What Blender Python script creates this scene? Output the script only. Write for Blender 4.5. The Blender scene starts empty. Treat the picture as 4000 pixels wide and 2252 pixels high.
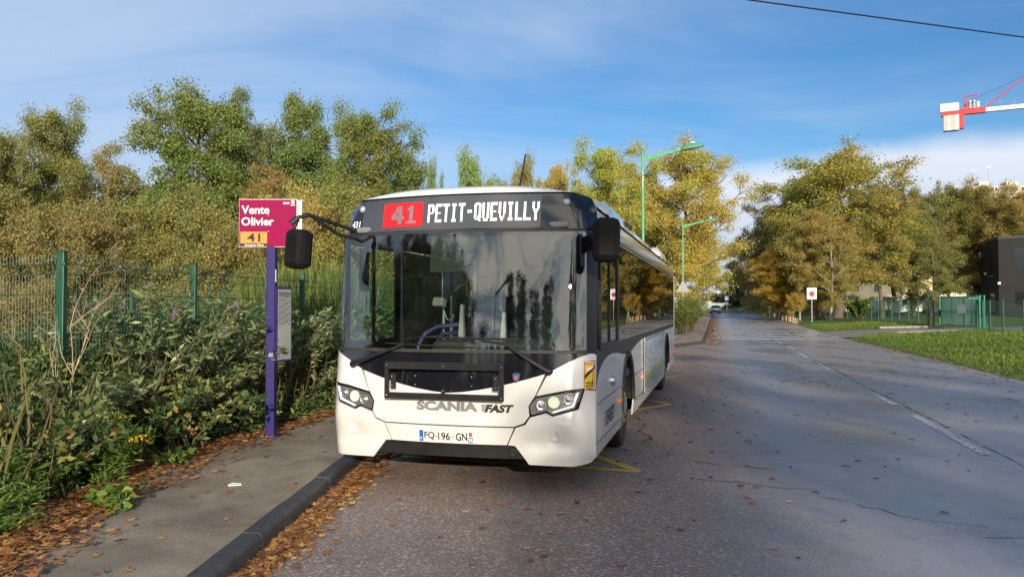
import bpy, bmesh, math, random
import numpy as np
from mathutils import Vector, Matrix, Euler
from mathutils.geometry import delaunay_2d_cdt, tessellate_polygon

R = math.radians
SC = bpy.context.scene
COL = SC.collection
random.seed(7)
RNG = np.random.default_rng(11)

# ------------------------------------------------------------------ camera
CAM_H = 1.67
cam_d = bpy.data.cameras.new("camera")
cam = bpy.data.objects.new("camera", cam_d)
COL.objects.link(cam)
cam.location = (0, 0, CAM_H)
cam.rotation_euler = (R(90 + 1.411), 0, 0)
cam_d.sensor_width = 36
cam_d.lens = 36 * 3004 / 4000
cam_d.clip_start = 0.05
cam_d.clip_end = 3000
SC.camera = cam

# ------------------------------------------------------------------ light, sky, exposure
SUN_EL, SUN_AZ = 14.5, 172.5            # azimuth clockwise from +Y (the view direction)
sun_dir = Vector((math.sin(R(SUN_AZ)) * math.cos(R(SUN_EL)), math.cos(R(SUN_AZ)) * math.cos(R(SUN_EL)), math.sin(R(SUN_EL))))
sl = bpy.data.lights.new("sun", 'SUN')
sl.energy = 4.0
sl.angle = R(0.6)
sl.color = (1.0, 0.89, 0.72)
sun = bpy.data.objects.new("sun", sl)
sun.rotation_euler = sun_dir.to_track_quat('Z', 'Y').to_euler()
COL.objects.link(sun)

SC.view_settings.view_transform = 'Standard'
SC.view_settings.look = 'None'
SC.view_settings.gamma = 1
SC.view_settings.exposure = 0.74
SC.cycles.max_bounces = 8
SC.cycles.transparent_max_bounces = 16
SC.cycles.caustics_reflective = False
SC.cycles.caustics_refractive = False
SC.cycles.sample_clamp_indirect = 4.0


class NT:
    """tiny node-tree builder"""
    def __init__(s, tree):
        s.t = tree
        tree.nodes.clear()

    def n(s, kind, ins=None, **props):
        nd = s.t.nodes.new(kind)
        for k, v in props.items():
            setattr(nd, k, v)
        for k, v in (ins or {}).items():
            sock = nd.inputs[k]
            if isinstance(v, bpy.types.NodeSocket):
                s.t.links.new(v, sock)
            else:
                sock.default_value = v
        return nd

    def math(s, op, a, b=0.0, c=None, clamp=False):
        ins = {0: a, 1: b}
        if c is not None:
            ins[2] = c
        return s.n('ShaderNodeMath', ins, operation=op, use_clamp=clamp).outputs[0]

    def mix(s, fac, a, b, blend='MIX'):
        nd = s.n('ShaderNodeMix', None, data_type='RGBA', blend_type=blend)
        for sock, v in ((nd.inputs[0], fac), (nd.inputs[6], a), (nd.inputs[7], b)):
            if isinstance(v, bpy.types.NodeSocket):
                s.t.links.new(v, sock)
            else:
                sock.default_value = (*v, 1) if (not isinstance(v, float) and not isinstance(v, int) and len(v) == 3) else v
        return nd.outputs[2]

    def ramp(s, fac, stops, interp='LINEAR'):
        nd = s.n('ShaderNodeValToRGB', {0: fac})
        cr = nd.color_ramp
        cr.interpolation = interp
        while len(cr.elements) < len(stops):
            cr.elements.new(0.5)
        for e, (p, c) in zip(cr.elements, stops):
            e.position = p
            e.color = (*c, 1) if len(c) == 3 else c
        return nd.outputs[0]

    def noise(s, vec, scale, detail=4.0, rough=0.55, dist=0.0):
        return s.n('ShaderNodeTexNoise', {'Vector': vec, 'Scale': scale, 'Detail': detail, 'Roughness': rough, 'Distortion': dist}).outputs[0]

    def remap(s, v, a, b, c=0.0, d=1.0, smooth=False):
        nd = s.n('ShaderNodeMapRange', {0: v, 1: a, 2: b, 3: c, 4: d}, interpolation_type='SMOOTHSTEP' if smooth else 'LINEAR')
        return nd.outputs[0]


def build_world():
    w = bpy.data.worlds.new("World")
    SC.world = w
    w.use_nodes = True
    g = NT(w.node_tree)
    sky = g.n('ShaderNodeTexSky', sky_type='NISHITA', sun_disc=False)
    sky.sun_elevation = R(SUN_EL)
    sky.sun_rotation = R(SUN_AZ)
    sky.air_density = 1.0
    sky.dust_density = 0.6
    sky.ozone_density = 2.0
    base = g.n('ShaderNodeHueSaturation', {'Saturation': 1.25, 'Value': 1.05, 'Color': sky.outputs[0]}).outputs[0]
    base = g.mix(1.0, base, (.72, .90, 1.08), 'MULTIPLY')
    d = g.n('ShaderNodeTexCoord').outputs['Generated']
    xyz = g.n('ShaderNodeSeparateXYZ', {0: d})
    x, y, z = xyz.outputs
    zc = g.math('MAXIMUM', z, 0.0)
    den = g.math('ADD', zc, 0.10)
    px, py = g.math('DIVIDE', x, den), g.math('DIVIDE', y, den)
    # thin streaky high cloud, drawn out sideways
    v1 = g.n('ShaderNodeCombineXYZ', {0: g.math('MULTIPLY', px, 0.42), 1: g.math('MULTIPLY', py, 0.8), 2: 3.3}).outputs[0]
    n1 = g.noise(v1, 1.1, 6.0, 0.58, 0.7)
    az = g.math('ARCTAN2', x, y)                                   # 0 ahead, + to the right
    left = g.remap(az, 0.55, -0.55, 0.0, 1.0, True)                # milkier to the left
    cover = g.math('MULTIPLY_ADD', left, 0.42, n1)
    thin = g.remap(cover, 0.44, 0.98, 0.0, 0.80, True)
    high = g.remap(z, 0.62, 0.25, 0.55, 1.0, True)
    thin = g.math('MULTIPLY', thin, high)
    # a low bank of cloud over the horizon, ahead and to the right
    v2 = g.n('ShaderNodeCombineXYZ', {0: g.math('MULTIPLY', az, 2.2), 1: g.math('MULTIPLY', z, 3.0), 2: 1.7}).outputs[0]
    n2 = g.noise(v2, 2.0, 5.0, 0.5, 0.4)
    topz = g.math('MULTIPLY_ADD', n2, 0.07, 0.150)
    rightw = g.remap(az, -0.05, 0.35, -0.055, 0.0, True)
    topz = g.math('ADD', topz, rightw)
    bank = g.remap(g.math('SUBTRACT', topz, z), -0.010, 0.024, 0.0, 0.93, True)
    # broken cloud behind the viewer, brightened as added fill; the bus windows mirror it
    v3 = g.n('ShaderNodeCombineXYZ', {0: px, 1: py, 2: 8.1}).outputs[0]
    n3 = g.noise(v3, 1.3, 7.0, 0.6, 1.2)
    back = g.remap(y, -0.1, -0.6, 0.0, 1.0, True)
    bk = g.math('MULTIPLY', g.remap(n3, 0.38, 0.56, 0.05, 1.0, True), back)
    m = g.mix(thin, base, (4.3, 5.3, 6.9))
    bankcol = g.mix(g.remap(g.math('SUBTRACT', topz, z), 0.0, 0.09, 0.0, 1.0), (6.9, 7.25, 8.0), (5.1, 5.7, 6.7))
    m = g.mix(bank, m, bankcol)
    glow = g.remap(g.n('ShaderNodeVectorMath', {0: d, 1: tuple(sun_dir)}, operation='DOT_PRODUCT').outputs['Value'], 0.2, 1.0, 0.0, 1.0, True)
    m = g.mix(bk, m, g.mix(glow, (9.4, 10.2, 11.4), (16.0, 15.2, 13.6)))
    bg = g.n('ShaderNodeBackground', {'Color': m, 'Strength': 0.077})
    out = g.n('ShaderNodeOutputWorld', {'Surface': bg.outputs[0]})


build_world()

# ------------------------------------------------------------------ materials
MATS = {}


def pmat(name, col, rough=0.6, metal=0.0, spec=0.5, nscale=6.0, namt=0.12, bscale=0.0, bstr=0.0, coat=0.0, emit=None, estr=1.0, trans=0.0, dirt=None):
    """a Principled material with a procedural mottling of colour and gloss"""
    if name in MATS:
        return MATS[name]
    m = bpy.data.materials.new(name)
    m.use_nodes = True
    g = NT(m.node_tree)
    co = g.n('ShaderNodeTexCoord').outputs['Object']
    nz = g.noise(co, nscale, 5.0)
    dark = tuple(c * (1 - namt) for c in col)
    lite = tuple(min(1, c * (1 + namt)) for c in col)
    c = g.mix(g.remap(nz, 0.3, 0.7), dark, lite)
    if dirt:                                                   # (colour, scale, amount)
        dn = g.noise(co, dirt[1], 7.0, 0.65)
        c = g.mix(g.remap(dn, 0.52, 0.78, 0.0, dirt[2]), c, dirt[0])
    ins = {'Base Color': c, 'Roughness': g.remap(nz, 0.2, 0.8, max(0.02, rough * 0.85), min(1, rough * 1.15)), 'Metallic': metal, 'Specular IOR Level': spec,
           'Coat Weight': coat, 'Coat Roughness': 0.06}
    if emit:
        ins['Emission Color'] = (*emit, 1)
        ins['Emission Strength'] = estr
    p = g.n('ShaderNodeBsdfPrincipled', ins)
    if bstr:
        b = g.n('ShaderNodeBump', {'Strength': bstr, 'Distance': 0.01, 'Height': g.noise(co, bscale, 5.0)})
        g.t.links.new(b.outputs[0], p.inputs['Normal'])
    g.n('ShaderNodeOutputMaterial', {'Surface': p.outputs[0]})
    MATS[name] = m
    return m


def glassmat(name, tint, ior, rough=0.0, film=None):
    """thin sheet glass: Fresnel mirror over a tinted see-through layer"""
    if name in MATS:
        return MATS[name]
    m = bpy.data.materials.new(name)
    m.use_nodes = True
    g = NT(m.node_tree)
    fr = g.n('ShaderNodeFresnel', {'IOR': ior}).outputs[0]
    co = g.n('ShaderNodeTexCoord').outputs['Object']
    bump = g.n('ShaderNodeBump', {'Strength': 0.018, 'Distance': 0.02, 'Height': g.noise(co, 1.6, 2.0)})
    gl = g.n('ShaderNodeBsdfGlossy', {'Color': (1, 1, 1, 1), 'Roughness': rough, 'Normal': bump.outputs[0]})
    tr = g.n('ShaderNodeBsdfTransparent', {'Color': (*tint, 1)})
    mx = g.n('ShaderNodeMixShader', {0: fr, 1: tr.outputs[0], 2: gl.outputs[0]})
    sh = mx.outputs[0]
    if film:
        dn = g.noise(co, 3.0, 8.0, 0.7)
        df = g.n('ShaderNodeBsdfDiffuse', {'Color': (*film, 1)})
        sh = g.n('ShaderNodeMixShader', {0: g.remap(dn, 0.35, 0.8, 0.0, 0.02), 1: sh, 2: df.outputs[0]}).outputs[0]
    g.n('ShaderNodeOutputMaterial', {'Surface': sh})
    MATS[name] = m
    return m


def leafmat(name, rough=0.55, transl=0.48, ramp=None):
    """leaf colour: the object's own colour, varied leaf by leaf and spray by spray; or a ramp of its own"""
    if name in MATS:
        return MATS[name]
    m = bpy.data.materials.new(name)
    m.use_nodes = True
    g = NT(m.node_tree)
    a = g.n('ShaderNodeAttribute', attribute_name='tone', attribute_type='GEOMETRY').outputs['Color']
    sep = g.n('ShaderNodeSeparateColor', {0: a})
    leaf, spray = sep.outputs[0], sep.outputs[1]
    if ramp:
        c = g.ramp(leaf, ramp)
    else:
        oc = g.n('ShaderNodeObjectInfo').outputs['Color']
        warm = g.mix(1.0, oc, (1.10, 0.97, 0.80), 'MULTIPLY')
        cool = g.mix(1.0, oc, (0.72, 1.02, 0.80), 'MULTIPLY')
        c = g.mix(g.remap(spray, 0.15, 0.85), cool, warm)
        c = g.mix(g.remap(leaf, 0.0, 1.0, 0.0, 0.6), c, oc)
        c = g.n('ShaderNodeHueSaturation', {'Saturation': .92, 'Value': g.remap(leaf, 0.0, 1.0, 0.66, 1.26), 'Color': c}).outputs[0]
    p = g.n('ShaderNodeBsdfPrincipled', {'Base Color': c, 'Roughness': rough, 'Specular IOR Level': 0.35})
    t = g.n('ShaderNodeBsdfTranslucent', {'Color': g.mix(1.0, c, (1.5, 1.42, 1.15), 'MULTIPLY')})
    mx = g.n('ShaderNodeMixShader', {0: transl, 1: p.outputs[0], 2: t.outputs[0]})
    g.n('ShaderNodeOutputMaterial', {'Surface': mx.outputs[0]})
    MATS[name] = m
    return m


# ------------------------------------------------------------------ mesh helpers
def link(o, parent=None):
    COL.objects.link(o)
    if parent is not None:
        o.parent = parent
    return o


def tag(o, label=None, cat=None, group=None, kind=None):
    if label:
        o['label'] = label
    if cat:
        o['category'] = cat
    if group:
        o['group'] = group
    if kind:
        o['kind'] = kind
    return o


def empty(name, loc=(0, 0, 0), rz=0.0, label=None, cat=None, group=None):
    o = bpy.data.objects.new(name, None)
    o.location = loc
    o.rotation_euler = (0, 0, rz)
    o.empty_display_size = 0.3
    link(o)
    return tag(o, label, cat, group)


class MB:
    """collects shapes and links them as one mesh object"""
    def __init__(s):
        s.v, s.f, s.sm = [], [], []

    def add(s, vs, fs, smooth=False):
        b = len(s.v)
        s.v.extend([tuple(p) for p in vs])
        for q in fs:
            s.f.append([b + i for i in q])
            s.sm.append(smooth)
        return s

    def box(s, c, d, rz=0.0, bev=0.0, rot=None):
        hx, hy, hz = d[0] / 2, d[1] / 2, d[2] / 2
        if bev <= 0:
            vs = [Vector((x, y, z)) for z in (-hz, hz) for (x, y) in ((-hx, -hy), (hx, -hy), (hx, hy), (-hx, hy))]
            fs = [(3, 2, 1, 0), (4, 5, 6, 7), (0, 1, 5, 4), (1, 2, 6, 5), (2, 3, 7, 6), (3, 0, 4, 7)]
        else:
            bm = bmesh.new()
            bmesh.ops.create_cube(bm, size=1.0)
            bmesh.ops.scale(bm, vec=d, verts=bm.verts)
            bmesh.ops.bevel(bm, geom=list(bm.edges), offset=min(bev, min(d) * 0.49), segments=2, affect='EDGES', profile=0.5)
            bm.verts.index_update()
            vs = [v.co.copy() for v in bm.verts]
            fs = [[v.index for v in f.verts] for f in bm.faces]
            bm.free()
        M = Matrix.Rotation(rz, 3, 'Z') if rot is None else rot
        vs = [M @ p + Vector(c) for p in vs]
        return s.add(vs, fs, False)

    def tube(s, pts, rad, n=8, cap=True, smooth=True):
        pts = [Vector(p) for p in pts]
        if not hasattr(rad, '__len__'):
            rad = [rad] * len(pts)
        vs, fs = [], []
        up = None
        for i, p in enumerate(pts):
            t = (pts[min(i + 1, len(pts) - 1)] - pts[max(i - 1, 0)])
            t = t.normalized() if t.length > 1e-9 else Vector((0, 0, 1))
            if up is None:
                up = Vector((1, 0, 0)) if abs(t.x) < 0.8 else Vector((0, 1, 0))
            a = (up - t * up.dot(t)).normalized()
            b = t.cross(a)
            up = a
            for k in range(n):
                w = 2 * math.pi * k / n
                vs.append(p + (a * math.cos(w) + b * math.sin(w)) * rad[i])
        for i in range(len(pts) - 1):
            for k in range(n):
                k2 = (k + 1) % n
                fs.append((i * n + k, i * n + k2, (i + 1) * n + k2, (i + 1) * n + k))
        s.add(vs, fs, smooth)
        if cap:
            L = (len(pts) - 1) * n
            s.add([vs[k] for k in range(n)], [list(range(n))[::-1]])
            s.add([vs[L + k] for k in range(n)], [list(range(n))])
        return s

    def lathe(s, prof, c=(0, 0, 0), axis=(0, 0, 1), n=24, smooth=True):
        """prof: (radius, height along axis)"""
        q = Vector((0, 0, 1)).rotation_difference(Vector(axis).normalized())
        c = Vector(c)
        vs, fs = [], []
        for r, h in prof:
            for k in range(n):
                w = 2 * math.pi * k / n
                vs.append(q @ Vector((r * math.cos(w), r * math.sin(w), h)) + c)
        for i in range(len(prof) - 1):
            for k in range(n):
                k2 = (k + 1) % n
                fs.append((i * n + k, i * n + k2, (i + 1) * n + k2, (i + 1) * n + k))
        s.add(vs, fs, smooth)
        if prof[0][0] > 1e-6:
            s.add(vs[:n], [list(range(n))[::-1]])
        if prof[-1][0] > 1e-6:
            s.add(vs[-n:], [list(range(n))])
        return s

    def prism(s, poly, fn, d):
        """poly of 2D points placed by fn(u,v,w); w runs 0..d"""
        n = len(poly)
        tri = tessellate_polygon([[Vector((a, b, 0)) for a, b in poly]])
        s.add([fn(a, b, 0.0) for a, b in poly], [t[::-1] for t in tri])
        s.add([fn(a, b, d) for a, b in poly], [t for t in tri])
        side = [fn(a, b, 0.0) for a, b in poly] + [fn(a, b, d) for a, b in poly]
        s.add(side, [(i, (i + 1) % n, n + (i + 1) % n, n + i) for i in range(n)])
        return s

    def build(s, name, mat, parent=None, fixn=True):
        me = bpy.data.meshes.new(name)
        me.from_pydata(s.v, [], s.f)
        me.polygons.foreach_set('use_smooth', s.sm)
        me.update()
        if fixn:
            bm = bmesh.new()
            bm.from_mesh(me)
            bmesh.ops.recalc_face_normals(bm, faces=bm.faces)
            bm.to_mesh(me)
            bm.free()
        me.materials.append(mat)
        return link(bpy.data.objects.new(name, me), parent)


def subdiv_poly(poly, res):
    out = []
    n = len(poly)
    for i in range(n):
        a, b = poly[i], poly[(i + 1) % n]
        k = max(1, int(math.ceil(math.hypot(b[0] - a[0], b[1] - a[1]) / res)))
        for j in range(k):
            out.append((a[0] + (b[0] - a[0]) * j / k, a[1] + (b[1] - a[1]) * j / k))
    return out


def in_poly(p, poly):
    x, y = p
    c = False
    j = len(poly) - 1
    for i in range(len(poly)):
        xi, yi = poly[i]
        xj, yj = poly[j]
        if (yi > y) != (yj > y) and x < (xj - xi) * (y - yi) / (yj - yi) + xi:
            c = not c
        j = i
    return c


def sheet(poly, fn, thick, res=0.08, mb=None, off=0.0, bev=0.0):
    """a skin panel with the outline poly, laid on the surface fn(u, v, off), with real thickness and a rolled edge"""
    mb = mb or MB()
    if sum(poly[i - 1][0] * poly[i][1] - poly[i][0] * poly[i - 1][1] for i in range(len(poly))) < 0:
        poly = poly[::-1]
    P = subdiv_poly(poly, res)
    n = len(P)
    us, vs_ = [p[0] for p in P], [p[1] for p in P]
    pts = [Vector(p) for p in P]
    nu = int((max(us) - min(us)) / res)
    nv = int((max(vs_) - min(vs_)) / res)
    for i in range(1, nu + 1):
        for j in range(1, nv + 1):
            q = (min(us) + i * res, min(vs_) + j * res)
            if in_poly(q, P):
                dm = min((q[0] - a) ** 2 + (q[1] - b) ** 2 for a, b in P)
                if dm > (0.45 * res) ** 2:
                    pts.append(Vector(q))
    r = delaunay_2d_cdt(pts, [(i, (i + 1) % n) for i in range(n)], [], 1, 1e-6)
    V, F = r[0], r[2]
    top = [fn(p[0], p[1], off) for p in V]
    mb.add(top, [list(t) for t in F], True)
    # rim
    cx = sum(us) / n
    rim0 = [fn(a, b, off) for a, b in P]
    rim1 = [fn(a, b, off - thick) for a, b in P]
    mb.add(rim0 + rim1, [(i, (i + 1) % n, n + (i + 1) % n, n + i) for i in range(n)], False)
    return mb


def text2d(s, box, bold=0.0, shear=0.0, keep=False, res=3):
    """outline lettering as flat triangles scaled into box (x0, x1, z0, z1)"""
    cu = bpy.data.curves.new("lettering", 'FONT')
    cu.body = s
    cu.offset = bold
    cu.shear = shear
    cu.resolution_u = res
    ob = bpy.data.objects.new("lettering", cu)
    me = bpy.data.meshes.new_from_object(ob)
    V = [(v.co.x, v.co.y) for v in me.vertices]
    F = [list(p.vertices) for p in me.polygons]
    bpy.data.objects.remove(ob)
    bpy.data.meshes.remove(me)
    bpy.data.curves.remove(cu)
    xs, ys = [a for a, b in V], [b for a, b in V]
    x0, x1, y0, y1 = min(xs), max(xs), min(ys), max(ys)
    sx = (box[1] - box[0]) / (x1 - x0)
    sy = (box[3] - box[2]) / (y1 - y0)
    if keep:
        sx = sy = min(sx, sy)
    return [(box[0] + (a - x0) * sx, box[2] + (b - y0) * sy) for a, b in V], F


def lettering(s, box, fn, mat, parent, off=0.002, name="lettering", mb=None, **kw):
    V, F = text2d(s, box, **kw)
    own = mb is None
    mb = mb or MB()
    mb.add([fn(a, b, off) for a, b in V], F)
    if own:
        return mb.build(name, mat, parent, fixn=False)
    return mb


def copy_tree(o, parent=None):
    c = o.copy()
    COL.objects.link(c)
    if parent is not None:
        c.parent = parent
    for ch in list(o.children):
        copy_tree(ch, c)
    return c


def np_mesh(name, V, quads=None, tone=None, mat=None, parent=None, k=4):
    """fast mesh from numpy arrays; every face has k corners"""
    me = bpy.data.meshes.new(name)
    nv, nf = len(V), len(quads)
    me.vertices.add(nv)
    me.vertices.foreach_set('co', np.asarray(V, np.float32).ravel())
    me.loops.add(nf * k)
    me.loops.foreach_set('vertex_index', np.asarray(quads, np.int32).ravel())
    me.polygons.add(nf)
    me.polygons.foreach_set('loop_start', np.arange(nf, dtype=np.int32) * k)
    me.polygons.foreach_set('loop_total', np.full(nf, k, np.int32))
    me.update(calc_edges=True)
    if tone is not None:
        at = me.attributes.new('tone', 'FLOAT_COLOR', 'FACE')
        at.data.foreach_set('color', np.asarray(tone, np.float32).ravel())
    if mat:
        me.materials.append(mat)
    o = bpy.data.objects.new(name, me)
    return link(o, parent)


def rand_dirs(n, up=0.0):
    d = RNG.normal(size=(n, 3))
    d[:, 2] += up
    return d / np.linalg.norm(d, axis=1, keepdims=True)


def leaf_quads(P, size, ax=None, width=0.5, var=0.35, droop=0.0, up=0.6):
    """kite shaped leaves at points P: base, two shoulders, tip"""
    n = len(P)
    if ax is None:
        ax = rand_dirs(n)
        ax[:, 2] = ax[:, 2] * 0.6 - droop
        ax /= np.linalg.norm(ax, axis=1, keepdims=True)
    nr = rand_dirs(n, up)
    sd = np.cross(ax, nr)
    sd /= np.maximum(np.linalg.norm(sd, axis=1, keepdims=True), 1e-6)
    nr = np.cross(sd, ax)
    L = size * (1 + var * RNG.uniform(-1, 1, size=(n, 1)))
    W = L * width
    V = np.empty((n, 4, 3))
    V[:, 0] = P
    mid = P + ax * L * 0.48 + nr * L * 0.10
    V[:, 1] = mid + sd * W * 0.5
    V[:, 2] = P + ax * L
    V[:, 3] = mid - sd * W * 0.5
    return V.reshape(-1, 3), np.arange(n * 4).reshape(-1, 4)


def gz(x, y):
    """the lie of the land: flat near by, rising very gently beyond"""
    return 0.006 * max(0.0, min(y, 170) - 40)
# ------------------------------------------------------------------ the bus
def lerp_t(t, z):
    if z <= t[0][0]:
        return t[0][1]
    for (a, p), (b, q) in zip(t, t[1:]):
        if z <= b:
            return p + (q - p) * (z - a) / (b - a)
    return t[-1][1]


HW = 1.285
LZ = [(.28, .03), (.45, .02), (.65, 0), (.9, .01), (1.2, .05), (1.28, .06), (2.37, .19), (2.74, .26), (2.86, .5)]
SZ = [(.28, 1.262), (.5, 1.285), (2.36, 1.285), (2.50, 1.262), (2.64, 1.205), (2.70, 1.15)]


def S(z):
    return lerp_t(SZ, z)


def sstep(a, b, x):
    t = min(1, max(0, (x - a) / (b - a)))
    return t * t * (3 - 2 * t)


def BX(a):
    return .20 * (a / 1.285) ** 2 + .16 * max(0, (a - 1.09) / .195) ** 3


def front_y(x, z):
    a = min(abs(x) * 1.285 / S(z), 1.285)
    y = BX(a) + lerp_t(LZ, z)
    if z < .95:                                           # the moulded bumper: lower lip stands out, a scoop round the fog lamp cap
        lip = sstep(.62, .78, a) * (1 - sstep(1.16, 1.27, a))
        y -= .022 * lip * (1 - sstep(.37, .46, z))
        y -= .016 * lip * sstep(.47, .60, z) * (1 - sstep(.64, .80, z))
        r = math.hypot(a - .965, (z - .55) * 1.1)
        y += .012 * (1 - sstep(.05, .12, r))
    return y


def FR(x, z, off=0.0):
    return Vector((x, front_y(x, z) - off, z))


def side_fn(sgn):
    return lambda y, z, off=0.0: Vector((sgn * (S(z) + off), y, z))


def roof_z(x):
    return 2.655 + .18 * (1 - min(1, abs(x) / 1.205) ** 4)


def mirror_poly(p):
    return p + [(-x, z) for x, z in p[::-1]]


U = Vector((math.sin(R(15.3)), math.cos(R(15.3)), 0))
VV = Vector((math.cos(R(15.3)), -math.sin(R(15.3)), 0))
BUS_O = Vector((-.50, 7.07, 0)) - .18 * U - .04 * VV

def bus_paint():
    """white coachwork with road film that thickens towards the skirts, and rain streaks"""
    m = bpy.data.materials.new('white_bus_paint')
    m.use_nodes = True
    g = NT(m.node_tree)
    co = g.n('ShaderNodeTexCoord').outputs['Object']
    z = g.n('ShaderNodeSeparateXYZ', {0: co}).outputs[2]
    n1 = g.noise(co, 3.0, 7.0, .65)
    n2 = g.noise(co, 26.0, 5.0, .7)
    st = g.noise(g.n('ShaderNodeVectorMath', {0: co, 1: (14, 14, .8)}, operation='MULTIPLY').outputs[0], 1.0, 5.0, .6)
    low = g.remap(g.math('ADD', z, g.math('MULTIPLY', g.math('SUBTRACT', n1, .5), .45)), .25, .85, 1.0, 0.0, True)
    film = g.math('ADD', g.math('MULTIPLY', low, g.remap(n2, .30, .75, .03, .24)), g.math('MULTIPLY', g.remap(st, .56, .80), .09), clamp=True)
    c = g.mix(film, (.60, .59, .565), (.33, .285, .235))
    p = g.n('ShaderNodeBsdfPrincipled', {'Base Color': c, 'Roughness': g.remap(film, 0, .5, .20, .55), 'Coat Weight': g.remap(film, 0, .4, .8, .1), 'Coat Roughness': .05})
    g.n('ShaderNodeOutputMaterial', {'Surface': p.outputs[0]})
    return m


paint = bus_paint()
gloss_black = pmat('gloss_black_panel', (.008, .009, .012), .06, coat=.4, spec=.6, nscale=3, namt=.2)
satin_black = pmat('satin_black_plastic', (.012, .012, .013), .5, spec=.3, nscale=9, namt=.25, bscale=60, bstr=.05)
rubber = pmat('black_rubber', (.018, .017, .016), .7, nscale=12, namt=.3, dirt=((.09, .075, .06), 5.0, .5))
dark_frame = pmat('dark_window_frame', (.016, .016, .018), .4, spec=.3, nscale=5, namt=.2)
under = pmat('underbody_black', (.010, .010, .010), .8, nscale=5, namt=.3)
cant = pmat('mirror_grey_cantrail', (.24, .23, .22), .10, metal=.85, nscale=1.2, namt=.25)
alu = pmat('brushed_aluminium', (.55, .55, .56), .3, metal=.9, nscale=8, namt=.1)
chrome = pmat('lamp_chrome', (.7, .7, .72), .08, metal=1.0, nscale=3, namt=.05)
wind = glassmat('windscreen_glass', (.74, .86, .83), 2.0, 0.0, film=(.45, .45, .42))
sideg = glassmat('tinted_side_glass', (.075, .08, .08), 2.6, 0.01)
doorg = glassmat('clear_door_glass', (.80, .90, .84), 1.6, 0.01)
lens = glassmat('lamp_lens_glass', (.95, .97, 1.0), 1.5, 0.0)
interior = pmat('interior_grey', (.030, .033, .034), .75, nscale=4, namt=.2)
interior_dark = pmat('interior_charcoal', (.011, .012, .013), .7, nscale=4, namt=.2)
ceilmat = pmat('interior_ceiling', (.16, .165, .16), .7, nscale=4, namt=.1)
purple = pmat('purple_handrail', (.045, .036, .12), .35, coat=.3, nscale=5, namt=.1)
shell = pmat('mirror_shell_black', (.007, .007, .008), .55, spec=.14, nscale=9, namt=.2, bscale=60, bstr=.05)
letter_black = pmat('black_lettering', (.010, .010, .011), .4)
letter_white = pmat('white_lettering', (.80, .80, .80), .5)
letter_grey = pmat('silver_lettering', (.19, .19, .20), .35, metal=.1)
red_led = pmat('red_led', (.10, .0, .0), .6, spec=.2, emit=(1.0, .030, .040), estr=.72)
white_led = pmat('white_led', (.5, .5, .5), .5, emit=(.95, .97, 1.0), estr=.95)
amber = pmat('amber_lens', (.75, .16, .01), .25, coat=.6)
red_lens = pmat('red_lens', (.45, .01, .01), .2, coat=.6)

bus = empty('city_bus', BUS_O, -R(15.3), "white and black low floor city bus parked in the lay-by with a lit route display", "bus")


def bp(name, mb, mat, parent=bus, label=None, fixn=True):
    o = mb.build(name, mat, parent, fixn)
    if label:
        o['label'] = label
    return o


LEN = 12.1
# --- shell: floor, black inner skins, rear
mb = MB()
mb.box((0, 6.4, .36), (2.36, 11.2, .10))
bp('floor', mb, interior_dark)
mb = MB()
mb.box((0, LEN - .03, 1.45), (2.50, .05, 2.2), bev=.02)
bp('rear_panel', mb, paint)
mb = MB().box((0, LEN + .012, 1.9), (2.1, .03, .9), bev=.01)
bp('rear_window', mb, gloss_black)
mb = MB()
for sx in (-1, 1):
    mb = MB().box((sx * 1.12, LEN + .012, .95), (.12, .04, .5), bev=.015)
    bp('tail_lamp', mb, red_lens)

# roof with a rolled front brow
nx, rows = 40, []
mb = MB()
xs = [-1.205 + 2.41 * i / nx for i in range(nx + 1)]
prof = [(0.0, 0.0), (.012, .28), (.05, .52), (.12, .74), (.24, .90), (.40, .98), (.7, 1.0)]
ys_far = [1.5, 3.0, 6, 9, 11.6, LEN - .1]


def brow(x):
    e = abs(x) / 1.205
    return 2.727 - .036 * sstep(.90, 1.0, e)


grid = []
for k, (dy, s_) in enumerate(prof):
    row = []
    for x in xs:
        zt = brow(x)
        y0 = front_y(x, 2.70) - .012
        row.append(Vector((x, y0 + dy, zt + (roof_z(x) - zt) * s_)))
    grid.append(row)
for yf in ys_far:
    grid.append([Vector((x, yf, roof_z(x))) for x in xs])
grid.append([Vector((x * .98, LEN, roof_z(x) - .12)) for x in xs])
W = nx + 1
mb.add([p for r_ in grid for p in r_], [(i * W + j, i * W + j + 1, (i + 1) * W + j + 1, (i + 1) * W + j) for i in range(len(grid) - 1) for j in range(nx)], True)
bp('roof', mb, paint)
mb = MB().box((0, 6.3, 2.46), (2.3, 11.0, .04))
bp('ceiling_panel', mb, ceilmat)
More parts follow.
